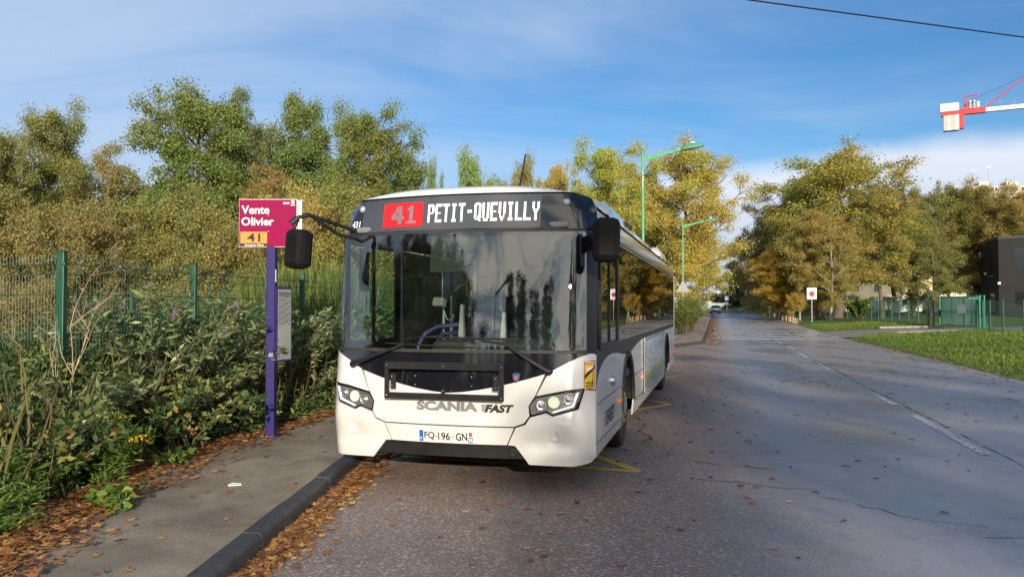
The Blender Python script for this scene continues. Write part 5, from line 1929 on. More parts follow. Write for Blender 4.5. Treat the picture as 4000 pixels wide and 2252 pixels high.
def make_tree(seed, H=10.0, rad=3.4, base=.25, n_limb=17, twigs=6, leaves=24000, shape='round', leaf=.15, wid=.62, trunk_r=.17, sparse=0.0, bare=0.0):
    """mesh data of one tree: tapering trunk with limbs and twigs, and a crown of leaf sprays at the twig ends"""
    rnd = random.Random(seed)
    global RNG
    RNG = np.random.default_rng(seed)
    mb = MB()
    lean = Vector((rnd.uniform(-.5, .5), rnd.uniform(-.5, .5), 0))
    top = H * .94

    def tp(f):
        return Vector((lean.x * f * f + .14 * math.sin(f * 5 + seed), lean.y * f * f + .14 * math.cos(f * 4 + seed), f * top))
    mb.tube([tp(i / 10) for i in range(11)], [trunk_r * (1.25 if i == 0 else 1) * (1 - .9 * (i / 10) ** .8) + .012 for i in range(11)], 9, False)

    def env(f):
        if shape == 'column':
            return rad * (.55 + .6 * math.sin(math.pi * min(1, f * .95 + .05)) ** .8) * (1 - f * .35)
        if shape == 'cone':
            return rad * max(.06, (1 - f) ** .85)
        return rad * max(.22, math.sin(math.pi * (.13 + .83 * f)) ** .75)
    cl, cr = [], []
    ga_ = 2.39996
    a0 = rnd.random() * 6
    for i in range(n_limb):
        f = (i + rnd.random() * .8) / n_limb
        z0 = base + (1 - base) * (f * .93) - .05
        p0 = tp(max(.08, z0))
        a = a0 + i * ga_ + rnd.uniform(-.35, .35)
        L = env(f) * rnd.uniform(.74, 1.10)
        up = {'column': 1.9, 'cone': .05}.get(shape, .22 + .55 * f) + rnd.uniform(-.2, .35)
        d = Vector((math.cos(a), math.sin(a), up)).normalized()
        if shape == 'column':
            L *= 1.35
        pts = [p0]
        for k in range(1, 6):
            w = k / 5
            q = p0 + d * L * w + Vector((rnd.uniform(-.12, .12), rnd.uniform(-.12, .12), (.16 if shape != 'cone' else -.12) * L * w * w)) * 1.0
            pts.append(q)
        r0 = trunk_r * .5 * (1 - .75 * z0)
        mb.tube(pts, [r0 * (1 - .8 * k / 5) + .008 for k in range(6)], 6, False)
        ntw = max(3, int(twigs * (L / rad) + .5))
        for k in range(ntw):
            w = .22 + .80 * (k + rnd.random()) / ntw
            w = min(1.0, w)
            j = min(4, int(w * 5))
            b = pts[j].lerp(pts[j + 1], w * 5 - j)
            dd = Vector((rnd.gauss(0, 1), rnd.gauss(0, 1), rnd.gauss(.25, .7))).normalized()
            tl = rnd.uniform(.45, 1.15) * (.55 if shape == 'column' else 1.0)
            e = b + dd * tl
            mb.tube([b, b.lerp(e, .5) + Vector((0, 0, .05)), e], [.022, .015, .007], 4, False)
            if rnd.random() < sparse:
                continue
            for q, s_ in ((e, 1.0), (b.lerp(e, .55), .75)):
                cl.append(q)
                cr.append(rnd.uniform(.26, .56) * s_ * (.8 if shape == 'column' else 1))
    for k in range(5):
        cl.append(tp(.97) + Vector((rnd.gauss(0, .45), rnd.gauss(0, .45), rnd.uniform(-.5, .35))))
        cr.append(.42)
    C_ = np.array([tuple(c) for c in cl])
    Rr = np.array(cr)
    w = Rr ** 2 * RNG.uniform(.5, 1.5, len(Rr))
    idx = RNG.choice(len(Rr), size=leaves, p=w / w.sum())
    off = RNG.normal(size=(leaves, 3)) * .55
    off[:, 2] *= .72
    P_ = C_[idx] + off * Rr[idx][:, None]
    V, Q = leaf_quads(P_, leaf, width=wid, droop=.25)
    tone = np.ones((leaves, 4), np.float32)
    tone[:, 0] = RNG.random(leaves)
    cz_ = RNG.random(len(Rr))
    ang_ = .5 + .5 * np.sin(C_[:, 0] * .9 + seed) * np.cos(C_[:, 1] * .8 + C_[:, 2] * .6)
    tone[:, 1] = np.clip(.45 * cz_ + .55 * ang_, 0, 1)[idx]
    return mb, V, Q, tone


PROTO = {}


def proto(kind, **kw):
    mb, V, Q, tone = make_tree(**kw)
    PROTO[kind] = (mb, V, Q, tone, kw.get('H', 10.0), kw.get('rad', 3.4), {})


proto('a', seed=3, leaves=72000, n_limb=25, twigs=9, leaf=.105)
proto('b', seed=8, leaves=72000, rad=3.0, n_limb=26, twigs=9, base=.18, leaf=.105)
proto('c', seed=21, leaves=56000, rad=3.7, base=.3, n_limb=22, twigs=9, sparse=.14, leaf=.11)
proto('d', seed=34, leaves=30000, rad=3.1, base=.22, n_limb=20, twigs=8, sparse=.42, leaf=.105)
proto('e', seed=58, leaves=76000, rad=4.2, base=.12, n_limb=28, twigs=9, leaf=.11)
proto('low', seed=72, leaves=46000, H=6.0, rad=3.2, base=.02, n_limb=27, twigs=8, trunk_r=.10, leaf=.115)
proto('cone', seed=91, leaves=30000, rad=2.9, base=.14, n_limb=26, twigs=7, shape='cone', leaf=.17, wid=.3, trunk_r=.15)
proto('poplar', seed=13, leaves=6500, H=15.0, rad=1.45, base=.06, n_limb=38, twigs=4, shape='column', leaf=.17, trunk_r=.20, sparse=.2)
proto('mid_poplar', seed=19, leaves=11500, H=15.0, rad=1.5, base=.06, n_limb=38, twigs=4, shape='column', leaf=.17, trunk_r=.20)
proto('dense_poplar', seed=17, leaves=24000, H=15.0, rad=1.6, base=.06, n_limb=40, twigs=5, shape='column', leaf=.17, trunk_r=.20)
proto('fine', seed=44, leaves=80000, rad=3.5, base=.16, n_limb=28, twigs=10, leaf=.095)


def tree(kind, x, y, h, r, colour, label, z=0.0, name='tree', cat='tree', group=None, rz=None, pale=False):
    mb, V, Q, tone, H, rad, cache = PROTO[kind]
    root = empty(name, (x, y, z), random.uniform(0, 6.28) if rz is None else rz, label, cat, group)
    key = 'p' if pale else 'b'
    sx = r / rad * (1.0 if kind in ('poplar', 'mid_poplar', 'dense_poplar', 'cone') else 1.28)
    sz = h / H
    root.scale = (sx, sx, sz)
    if key not in cache:
        t = mb.build('trunk', birch if pale else bark, root, fixn=False)
        cache[key] = t
    else:
        t = cache[key].copy()
        COL.objects.link(t)
        t.parent = root
    if 'c' not in cache:
        c = np_mesh('crown', V, Q, tone, leaf_m, root)
        cache['c'] = c
    else:
        c = cache['c'].copy()
        COL.objects.link(c)
        c.parent = root
    c.color = (*colour, 1)
    return root


def T(kind, cx, top, hw, Y, colour, label, zb=None, **kw):
    """place a tree by where its crown stands in the view (its real size follows from the distance)"""
    X = (cx * 1.5534 - 2000) / 3004 * Y
    h = CAM_H + (1200 - top * 1.5534) / 3004 * Y
    r = hw * 1.5534 / 3004 * Y
    z = gz(X, Y) + .1 if zb is None else zb
    return tree(kind, X, Y, h - z, r, colour, label, z, **kw)


OL = (0.29, 0.275, 0.08)      # olive
GR = (0.2, 0.26, 0.075)      # greener
GB = (0.35, 0.29, 0.095)      # golden brown
RU = (0.37, 0.265, 0.085)      # rust
GD = (0.49, 0.375, 0.09)      # gold
YE = (.50, .33, .03)         # bright yellow
DK = (.022, .034, .018)      # dark conifer
LF = "trees of the left hand wood"
T('a', -20, 290, 85, 25, OL, "olive tree cut by the left edge of the picture", group=LF)
T('fine', 118, 240, 105, 28, (0.264, 0.269, 0.065), "tall olive tree with a pointed top near the left edge", group=LF)
T('d', 262, 350, 95, 29, GB, "thin brownish tree with bare twigs beside the gap in the wood", group=LF, pale=True)
T('a', 505, 200, 150, 27, (0.232, 0.269, 0.061), "tallest tree of the wood, broad olive crown with two tops", group=LF)
T('d', 588, 190, 75, 27.5, (0.208, 0.251, 0.101), "slender greyish green top rising above the tallest crown", group=LF)
T('c', 655, 300, 95, 31, GB, "brown tree between the tallest crown and the green one", group=LF)
T('b', 765, 212, 98, 29, GR, "green pointed tree above the bus stop sign", group=LF)
T('d', 690, 400, 90, 25, RU, "rust coloured tree with open twigs directly above the magenta sign", group=LF)
T('fine', 930, 248, 125, 28, (0.240, 0.269, 0.065), "broad olive tree left of the bus roof", group=LF)
T('b', 1010, 345, 75, 30, (0.256, 0.288, 0.081), "smaller olive tree at the outer right edge of the left wood", group=LF)
T('low', 40, 500, 120, 21, (0.312, 0.254, 0.082), "brown bushy tree over the fence at the left edge", group=LF)
T('low', 195, 535, 115, 20, (0.300, 0.248, 0.079), "brown bushy tree behind the thick fence post", group=LF, pale=True)
T('low', 420, 500, 115, 22, (0.282, 0.267, 0.074), "low olive tree left of the bus stop sign", group=LF)
T('low', 560, 545, 105, 20, (0.324, 0.273, 0.079), "low golden olive tree touching the lower left of the sign", group=LF)
T('low', 760, 490, 105, 22, (0.432, 0.341, 0.090), "low golden tree behind the outer bus mirror", group=LF)
T('low', 900, 490, 105, 23, (0.312, 0.291, 0.079), "low yellowish tree behind the left edge of the bus", group=LF)
T('e', 330, 430, 150, 36, (0.269, 0.255, 0.086), "dim brown tree far back in the gap of the wood", group=LF)
T('e', 850, 390, 170, 38, OL, "wide tree far back behind the green pointed one", group=LF)
T('e', 50, 420, 170, 38, (0.250, 0.267, 0.073), "wide tree far back behind the left edge trees", group=LF)
T('e', 600, 420, 170, 38, (0.250, 0.278, 0.073), "wide tree far back behind the tallest tree", group=LF)
# behind the bus and along the far pavement
T('low', 1085, 440, 30, 48, (0.251, 0.305, 0.085), "small olive treetop showing just left over the bus roof")
T('low', 1200, 418, 62, 46, (0.294, 0.359, 0.097), "rounded yellow green treetop over the middle of the bus roof")
T('low', 1300, 432, 55, 50, GB, "brown treetop over the right half of the bus roof")
T('c', 1412, 398, 60, 52, GD, "golden open tree behind the bus roof left of the taller lamp")
T('fine', 1530, 345, 112, 44, (0.442, 0.430, 0.076), "tall yellow tree directly behind the taller street lamp")
T('fine', 1722, 350, 120, 62, (0.515, 0.422, 0.085), "big golden oak spreading over the far pavement")
T('low', 1640, 520, 75, 68, (0.500, 0.413, 0.097), "lower golden tree under the big golden oak")
T('c', 1750, 540, 60, 70, (0.530, 0.449, 0.097), "golden tree hanging low beside the far end of the road")
T('c', 1600, 420, 90, 66, (0.442, 0.341, 0.097), "orange brown tree between the yellow tree and the oak")
# dark conifers at the end of the road
CN = "dark conifers at the end of the road"
T('cone', 1862, 585, 66, 172, DK, "tallest dark conifer at the end of the road beside the golden oak", group=CN)
T('cone', 1846, 655, 40, 166, (.028, .040, .020), "shorter dark conifer nearest the blue crossing sign", group=CN)
T('cone', 1905, 630, 60, 162, (.026, .036, .018), "dark conifer behind the bright yellow maple", group=CN)
T('low', 1960, 690, 60, 128, (.045, .045, .018), "dark bushy tree low behind the bollards", group=CN)
# right hand trees
RG = "trees of the right hand wood"
T('b', 1952, 620, 58, 84, YE, "bright yellow maple in front of the dark conifers")
T('c', 1995, 735, 20, 78, YE, "little yellow sapling by the bollards", name='sapling', cat='sapling')
T('a', 2105, 372, 165, 88, (0.408, 0.359, 0.073), "great domed oak, tallest of the right hand trees", group=RG)
T('fine', 1985, 470, 95, 96, GB, "brown tree leaning left out of the great domed oak", group=RG)
T('c', 2215, 455, 85, 84, (0.367, 0.296, 0.073), "golden brown tree at the right shoulder of the domed oak", group=RG)
T('b', 2055, 520, 95, 80, (0.376, 0.296, 0.073), "lower brown tree in front of the domed oak", group=RG)
T('e', 2300, 455, 75, 92, (0.240, 0.251, 0.065), "olive tree right of the domed oak with bare lower trunk", group=RG)
T('a', 2390, 455, 72, 96, (0.273, 0.260, 0.065), "olive tree below the crane left of the apartment block", group=RG)
T('d', 2345, 560, 70, 86, OL, "thin dark stemmed tree in front of the olive ones", group=RG)
T('fine', 2478, 445, 80, 94, (0.352, 0.260, 0.073), "brownish tree standing before the apartment block", group=RG)
T('c', 2560, 470, 75, 90, (0.367, 0.279, 0.073), "brownish tree at the right edge above the dark building", group=RG)
T('c', 2250, 500, 110, 112, (0.273, 0.234, 0.072), "wide tree farther back in the right hand wood", group=RG)
T('c', 2450, 490, 110, 118, (0.273, 0.243, 0.072), "wide tree farther back below the apartment block", group=RG)
for cx, top, hw, Y, col, lab in ((1925, 560, 70, 100, (0.320, 0.269, 0.092), "low brown tree left of the domed oak, beside the dark conifers"), (2060, 600, 80, 112, (0.304, 0.296, 0.092), "low tree under the left side of the domed oak"), (2010, 640, 60, 118, (0.144, 0.180, 0.072), "dark low tree far behind the speed sign")):
    T('low', cx, top, hw, Y, col, lab, group=RG)
# pale stemmed trunks
T('d', 2013, 560, 34, 79, (0.448, 0.359, 0.081), "thin white barked birch standing behind the bollards", pale=True)
T('d', 2090, 545, 60, 77, (0.384, 0.305, 0.073), "tree with a thick pale trunk in the verge right of the speed sign", pale=True)

# big tree trunk by the verge with a rotten stump next to it
stump = MB().tube([(0, 0, -.1), (.02, 0, .3), (.0, 0, 1.1), (.05, .02, 1.5)], [.42, .36, .34, .30], 12)
Xs, Ys = at_px(3212, 79)
o = tag(stump.build('tree_stump', bark), "broken brown tree stump beside the thick pale trunk", "tree stump")
o.location = (Xs, Ys, right_z(*to_st(Xs, Ys)))

# trees and a lamp standing behind the viewer: they shade the stop and show in the bus glass
BK = "poplars across the road behind the viewer"
for kind, x, y, h, r, lab in (('poplar', 5.9, -30, 15.5, 2.0, "tall thin poplar behind the viewer in line with the bus"),
                               ('mid_poplar', 8.8, -29, 16, 2.1, "full poplar behind the viewer right of the bus line"), ('poplar', 11.4, -31, 15, 2.2, "poplar behind the viewer, last but two"), ('mid_poplar', 14.0, -30, 16, 2.2, "poplar behind the viewer, last but one"), ('poplar', 16.8, -31, 15, 2.3, "poplar behind the viewer, last on the right"),
                               ('dense_poplar', -9.5, -26, 12.5, 1.8, "tall poplar reflected near the middle of the windscreen")):
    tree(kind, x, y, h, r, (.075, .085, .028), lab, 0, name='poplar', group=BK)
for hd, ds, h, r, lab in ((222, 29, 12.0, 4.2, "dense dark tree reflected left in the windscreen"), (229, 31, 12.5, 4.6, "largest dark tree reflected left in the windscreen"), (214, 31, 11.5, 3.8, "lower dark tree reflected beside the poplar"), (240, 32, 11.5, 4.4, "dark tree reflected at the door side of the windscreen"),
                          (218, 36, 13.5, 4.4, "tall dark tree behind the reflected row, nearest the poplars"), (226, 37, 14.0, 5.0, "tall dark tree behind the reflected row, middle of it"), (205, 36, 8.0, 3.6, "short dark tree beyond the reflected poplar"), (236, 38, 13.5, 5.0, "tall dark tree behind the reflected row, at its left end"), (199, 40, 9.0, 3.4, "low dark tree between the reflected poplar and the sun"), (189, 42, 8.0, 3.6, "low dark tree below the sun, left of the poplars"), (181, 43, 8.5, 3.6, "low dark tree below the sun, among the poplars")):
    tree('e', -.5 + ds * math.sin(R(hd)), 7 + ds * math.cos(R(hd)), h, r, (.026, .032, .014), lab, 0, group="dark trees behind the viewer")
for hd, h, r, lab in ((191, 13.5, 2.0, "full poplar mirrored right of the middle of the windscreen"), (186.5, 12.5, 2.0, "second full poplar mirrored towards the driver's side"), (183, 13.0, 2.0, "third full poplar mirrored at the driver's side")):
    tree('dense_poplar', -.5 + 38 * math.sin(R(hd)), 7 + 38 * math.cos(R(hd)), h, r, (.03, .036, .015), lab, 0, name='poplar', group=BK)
street_lamp((-8.6, -15.5, 0), 8.2, "street lamp behind the viewer mirrored in the windscreen", R(10))

# ------------------------------------------------------------------ hedge bank and undergrowth on the left
RNG = np.random.default_rng(5)
hedge_leaf = leafmat('hedge_leaves', .40, .30, [(0, (.024, .044, .020)), (.35, (.066, .118, .040)), (.62, (.135, .185, .060)), (.82, (.235, .26, .075)), (.94, (.30, .24, .055)), (1, (.20, .075, .04))])
dry_leaf = leafmat('dry_bramble_leaves', .6, .3, [(0, (.03, .018, .012)), (.4, (.085, .055, .03)), (.7, (.17, .12, .05)), (1, (.26, .19, .07))])
fern_leaf = leafmat('fresh_green_leaves', .45, .4, [(0, (.045, .10, .020)), (.5, (.10, .19, .035)), (1, (.24, .27, .05))])
yellow_leaf = leafmat('yellow_flower_heads', .6, .2, [(0, (.60, .34, .01)), (1, (.80, .55, .03))])
fallen = leafmat('fallen_leaves', .6, .12, [(0, (.06, .026, .016)), (.3, (.19, .075, .032)), (.52, (.36, .150, .048)), (.72, (.48, .25, .075)), (.9, (.56, .37, .14)), (1, (.52, .42, .08))])
stem_m = pmat('plant_stem', (.085, .070, .038), .8, nscale=9, namt=.3)
dead_m = pmat('dead_branch_bark', (.36, .26, .17), .8, nscale=12, namt=.25)


def fence_x(y):
    return float(np.interp(y, [-4, 7.6, 9.9, 12.6, 15, 25], [-6.2, -4.45, -4.1, -3.44, -2.8, -.2]))


def bank_h(x, y):
    """height of the hedge at a spot: nothing at the pavement, chest high near the fence"""
    e = left_x(y) - .12 + .14 * wob(x * 2.2, y * 2.2)
    d = e - x
    dep = float(np.interp(y, [0, 3, 5, 7, 8.5, 10, 12, 20], [.55, .6, .68, .82, 1.2, 1.4, 1.45, 1.45]))
    v = dep * sstep(0, .95, d) * (1 + .20 * wob(x * 1.6 + 3, y * 1.4))
    return max(0.0, v)


def tone4(n, a=0.0, b=1.0):
    t = np.ones((n, 4), np.float32)
    t[:, 0] = RNG.uniform(a, b, n)
    t[:, 1] = RNG.random(n)
    return t


# the tangled cover itself: bramble, ivy and willowherb, many small leaves
P_, Tn, Sz = [], [], []
for _ in range(62000):
    y = RNG.uniform(1.2, 16) if RNG.random() < .8 else RNG.uniform(3.5, 10)
    lx_ = left_x(y)
    x = lx_ - .05 - RNG.random() ** 1.2 * (min(3.0, (lx_ - fence_x(y)) + 1.3))
    hh = bank_h(x, y)
    if hh < .03:
        continue
    P_.append((x, y, .12 + hh * (1 - .55 * RNG.random() ** 2.0) + RNG.normal() * .04))
    k = .5 + .5 * wob(x * 2.7, y * 2.1)
    Tn.append(np.clip(RNG.beta(2, 2.8) * .75 + .25 * k, 0, .99))
P_ = np.array(P_)
near = np.hypot(P_[:, 0], P_[:, 1])
V, Q = leaf_quads(P_, (.058 + .0035 * near)[:, None] * 1.0, width=.36, droop=.15, up=1.0)
t4 = tone4(len(P_))
t4[:, 0] = Tn
tag(np_mesh('undergrowth', V, Q, t4, hedge_leaf), kind='stuff')
# bank body under the leaves
grid_obj('soil_bank', list(np.linspace(0, 1, 9)), list(np.arange(-6, 17, .5)), lambda u, y: (left_x(y) - .25 - u * 2.6, y, .10 + max(0, .55 * bank_h(left_x(y) - .25 - u * 2.6, y) - .12)), litter)

# dry grasses and brown weeds before and beyond the fence
n = 20000
yy = RNG.uniform(5, 24, n)
fx = np.array([fence_x(y) for y in yy])
xx = fx + RNG.normal(-1.4, 1.7, n)
ok = np.array([xx[i] < left_x(yy[i]) - .35 for i in range(n)])
xx, yy = xx[ok], yy[ok]
n = len(xx)
base_z = np.full(n, .15)
Pg = np.stack([xx, yy, base_z], 1)
ax = np.stack([RNG.normal(0, .22, n), RNG.normal(0, .22, n), np.ones(n)], 1)
ax /= np.linalg.norm(ax, axis=1, keepdims=True)
hgt = RNG.uniform(.35, 1.25, n)[:, None]
V, Q = leaf_quads(Pg, hgt, ax=ax, width=.020, var=.1)
dry_grass = leafmat('dry_grass', .7, .3, [(0, (.06, .05, .02)), (.4, (.15, .12, .045)), (.75, (.22, .18, .07)), (1, (.12, .14, .035))])
tag(np_mesh('dry_grass', V, Q, tone4(n), dry_grass), kind='stuff')
n = 26000
yy = RNG.uniform(8, 26, n)
xx = RNG.uniform(-17, -.5, n)
ok = np.array([xx[i] < fence_x(yy[i]) - .2 for i in range(n)])
xx, yy = xx[ok], yy[ok]
n = len(xx)
hz_ = np.array([.35 + 1.0 * max(0, wob(xx[i] * .8, yy[i] * .7) + .3) for i in range(n)])
Pg = np.stack([xx, yy, .12 + hz_ * RNG.random(n)], 1)
V, Q = leaf_quads(Pg, .15, width=.5)
tag(np_mesh('woodland_brambles', V, Q, tone4(n), dry_leaf), kind='stuff')

# tall yellow green broom thicket behind the fence, right of the sign
n = 15000
yy = RNG.uniform(13, 24, n)
xx = np.array([fence_x(y) for y in yy]) - RNG.uniform(.3, 4.2, n)
ok = xx / yy > -.345 + .02 * np.sin(yy * 5)
xx, yy = xx[ok], yy[ok]
n = len(xx)
Pg = np.stack([xx, yy, np.full(n, .12)], 1)
ax = np.stack([RNG.normal(0, .14, n), RNG.normal(0, .14, n), np.ones(n)], 1)
hgt = (1.7 + .75 * np.array([wob(a * 1.3, b * 1.1) for a, b in zip(xx, yy)]) + RNG.uniform(-.5, .5, n))[:, None]
V, Q = leaf_quads(Pg, hgt, ax=ax, width=.016, var=.1)
broom_m = leafmat('broom_stems', .6, .35, [(0, (.04, .08, .015)), (.5, (.11, .16, .03)), (1, (.24, .24, .05))])
tag(np_mesh('tall_reeds', V, Q, tone4(n), broom_m), kind='stuff')


def bush(name, loc, h, r, nst, nlf, mat, label, size=.10, width=.26, cat='shrub', flowers=None, arch_=.45, seed=0, group=None, lo=.25, stem=None, fl_mat=None, thick=.010):
    """a shrub of arching stems with leaves set along them"""
    global RNG
    rnd = random.Random(seed)
    RNG = np.random.default_rng(seed + 100)
    root = empty(name, loc, 0, label, cat, group)
    mb = MB()
    P, A, tips = [], [], []
    for i in range(nst):
        a = rnd.uniform(0, 6.283)
        rr = r * rnd.uniform(.25, 1.0)
        hh = h * rnd.uniform(.55, 1.05)
        b = Vector((rnd.gauss(0, r * .12), rnd.gauss(0, r * .12), 0))
        d = Vector((math.cos(a), math.sin(a), 0))
        pts = [b + d * rr * (t ** 1.5) + Vector((0, 0, hh * (t - arch_ * .45 * t ** 3))) + Vector((rnd.gauss(0, .012), rnd.gauss(0, .012), 0)) for t in (0, .2, .4, .6, .8, 1.0)]
        mb.tube(pts, [thick * (1.2 - .9 * k / 5) for k in range(6)], 5, False)
        tips.append((pts[-1], (pts[-1] - pts[-2]).normalized()))
        for _ in range(max(1, nlf // nst)):
            t = lo + (1 - lo) * rnd.random()
            k = min(4, int(t * 5))
            q = pts[k].lerp(pts[k + 1], t * 5 - k)
            P.append(tuple(q + Vector((rnd.gauss(0, .03), rnd.gauss(0, .03), rnd.gauss(0, .03)))))
            dd = Vector((rnd.gauss(0, 1), rnd.gauss(0, 1), rnd.gauss(.0, .5))) + (pts[k + 1] - pts[k]).normalized() * .8
            A.append(tuple(dd.normalized()))
    mb.build('stems', stem or stem_m, root, fixn=False)
    P, A = np.array(P), np.array(A)
    V, Q = leaf_quads(P, size, ax=A, width=width, up=.8)
    np_mesh('foliage', V, Q, tone4(len(P)), mat, root)
    if flowers == 'spike':
        FP = []
        for q, d in tips[:max(2, nst // 6)]:
            for k in range(60):
                FP.append(tuple(q + d * rnd.uniform(0, .13) + Vector((rnd.gauss(0, .012), rnd.gauss(0, .012), rnd.gauss(0, .012)))))
        V, Q = leaf_quads(np.array(FP), .018, width=.8)
        np_mesh('flower_spikes', V, Q, tone4(len(FP)), fl_mat, root)
    elif flowers == 'button':
        FP = []
        for q, d in tips[:max(3, nst // 5)]:
            for k in range(13):
                c = q + Vector((rnd.gauss(0, .05), rnd.gauss(0, .05), rnd.gauss(0, .02)))
                for j in range(9):
                    FP.append(tuple(c + Vector((rnd.gauss(0, .007), rnd.gauss(0, .007), rnd.gauss(0, .004)))))
        V, Q = leaf_quads(np.array(FP), .016, width=.9)
        np_mesh('flower_heads', V, Q, tone4(len(FP)), fl_mat, root)
    return root


bud_leaf = leafmat('buddleia_leaves', .45, .3, [(0, (.055, .092, .042)), (.5, (.130, .180, .080)), (.85, (.25, .285, .13)), (1, (.34, .32, .10))])
lilac = leafmat('lilac_flowers', .6, .2, [(0, (.22, .08, .30)), (1, (.42, .20, .50))])
bush('buddleia_shrub', (-3.75, 9.6, .15), 1.75, 1.0, 34, 3600, bud_leaf, "dark green buddleia shrub tight behind the bus stop post", .12, .26, flowers='spike', fl_mat=lilac, seed=1)
bush('buddleia_shrub', (-3.3, 11.2, .15), 1.75, 1.1, 34, 3400, bud_leaf, "buddleia shrub between the bus stop post and the bus", .12, .26, seed=2)
bush('buddleia_shrub', (-4.0, 8.6, .15), 2.05, 1.15, 30, 2600, bud_leaf, "tall grey green buddleia with a lilac spike left of the bus stop post", .12, .24, flowers='spike', fl_mat=lilac, seed=3)
bush('buddleia_shrub', (-4.1, 7.2, .12), 1.15, .8, 26, 2200, bud_leaf, "buddleia shrub in the hedge midway to the thick fence post", .12, .24, seed=4)
bush('buddleia_shrub', (-4.9, 6.1, .12), .95, .9, 24, 2000, bud_leaf, "grey leaved shrub at the left edge of the picture", .13, .24, seed=5)
bush('buddleia_shrub', (-2.75, 12.8, .15), 1.65, 1.0, 30, 3000, bud_leaf, "buddleia shrub half hidden behind the left edge of the bus", .12, .26, seed=6)
bush('bramble_bush', (-3.85, 6.3, .12), .95, .85, 26, 2400, hedge_leaf, "dark bramble bush before the fence corner post", .085, .5, seed=7)
bush('bramble_bush', (-3.6, 8.2, .12), 1.05, .8, 28, 2600, hedge_leaf, "dark bramble bush left of the foot of the bus stop post", .085, .5, seed=8)
ferny = dict(size=.075, width=.16, cat='plant', stem=pmat('green_stem', (.10, .14, .04), .7))
bush('tansy_plant', (-3.55, 6.75, .12), .72, .38, 20, 3800, fern_leaf, "feathery green tansy with a yellow flower cluster by the pavement", flowers='button', fl_mat=yellow_leaf, seed=9, thick=.006, lo=.05, **ferny)
bush('tansy_plant', (-3.80, 6.15, .12), .55, .45, 20, 3400, fern_leaf, "feathery green plant without flowers near the pavement edge", seed=10, thick=.006, lo=.05, **ferny)
bush('tansy_plant', (-3.62, 5.2, .10), .45, .42, 18, 3000, fern_leaf, "feathery plant at the lower left corner leaning to the pavement", seed=11, thick=.006, lo=.05, **ferny)
bush('seedling', (-3.05, 5.95, .11), .20, .22, 12, 150, fern_leaf, "low lobed leafy seedling among the fallen leaves", .075, .8, 'plant', seed=12, thick=.003)
bush('seedling', (-3.32, 7.55, .12), .18, .22, 12, 140, fern_leaf, "small yellow green seedling in the leaf litter before the post", .07, .8, 'plant', seed=13, thick=.003)
bush('hazel_shrub', at_px(3358, 71.5) + (.45,), 2.5, 1.6, 34, 3600, fern_leaf, "leafy green shrub in front of the far green fence", .26, .5, seed=14, thick=.02)
bush('broom_bush', (10.7, 47.0, .2), 2.5, 1.5, 90, 8000, broom_m, "dark green broom thicket at the foot of the triangular sign", .22, .10, seed=15, thick=.014)
bush('broom_bush', (12.0, 52.5, .25), 1.9, 1.2, 80, 7000, broom_m, "bright green broom bush at the edge of the far pavement", .22, .10, seed=16, thick=.014)
bush('broom_bush', (9.6, 43.6, .2), 1.9, 1.2, 60, 5000, broom_m, "dark broom bush right behind the rear of the bus", .20, .10, seed=17, thick=.014)

# the bare dead shrub climbing the thick fence post
mb = MB()
rnd = random.Random(4)


def twig(p, d, L, r, depth):
    pts = [p]
    q = p
    for k in range(4):
        d = (d + Vector((rnd.gauss(0, .13), rnd.gauss(0, .13), rnd.gauss(.02, .08)))).normalized()
        q = q + d * L / 4
        pts.append(q)
    mb.tube(pts, [r * (1 - .16 * k) for k in range(5)], 5, False)
    if depth:
        for k in range(3):
            b = pts[rnd.choice((2, 3, 4))]
            twig(b, (d + Vector((rnd.gauss(0, .6), rnd.gauss(0, .6), rnd.gauss(.1, .4)))).normalized(), L * rnd.uniform(.45, .75), r * .5, depth - 1)


for dx, dz, L in ((.22, 1, .95), (-.45, 1, .7), (.1, 1, .95), (-.1, 1, .75)):
    twig(Vector((rnd.gauss(0, .04), 0, 0)), Vector((dx, rnd.gauss(0, .1), dz)).normalized(), L, .009, 2)
dead = tag(mb.build('dead_shrub', dead_m, None, fixn=False), "bare dead pale twigs climbing beside the thick fence post", "shrub")
dead.location = (-4.32, 7.35, .55)

# ------------------------------------------------------------------ fallen leaves: edge of the pavement, gutter and a few on the road
RNG = np.random.default_rng(77)
LP, LS = [], []


def drop(x, y, z, s=.055):
    LP.append((x, y, z))
    LS.append(s)


kx = [p.x for p, _ in ST]
ky = [p.y for p, _ in ST]
for _ in range(7500):                                    # drifted along the hedge foot
    y = RNG.uniform(2.2, 12.5)
    lx_ = left_x(y)
    w = .09 + .09 * (1 + wob(3, y * 2.2)) + (.12 if 6.6 < y < 9.5 else 0)
    x = lx_ + RNG.normal(-.10, w)
    if x > float(np.interp(y, ky, kx)) - .3:
        continue
    drop(x, y, .132 + RNG.random() * .028, RNG.uniform(.026, .062))
for _ in range(5200):                                    # gutter drift below the kerb
    y = RNG.uniform(2.6, 9.5) if RNG.random() < .85 else RNG.uniform(9, 26)
    x = float(np.interp(y, ky, kx)) + .03 + abs(RNG.normal(0, .095 + .03 * wob(1, y * 3)))
    drop(x, y, .008 + RNG.random() * .03 * (1 if x - float(np.interp(y, ky, kx)) < .15 else .2), RNG.uniform(.03, .062))
for _ in range(330):                                     # strays in the lay-by and on the pavement
    y = RNG.uniform(3, 20)
    x = RNG.uniform(-1.6, .6 + y * .28)
    drop(x, y, .006, RNG.uniform(.025, .065))
for _ in range(60):
    y = RNG.uniform(3, 14)
    x = RNG.uniform(left_x(y), float(np.interp(y, ky, kx)) - .2)
    drop(x, y, .130, RNG.uniform(.02, .06))
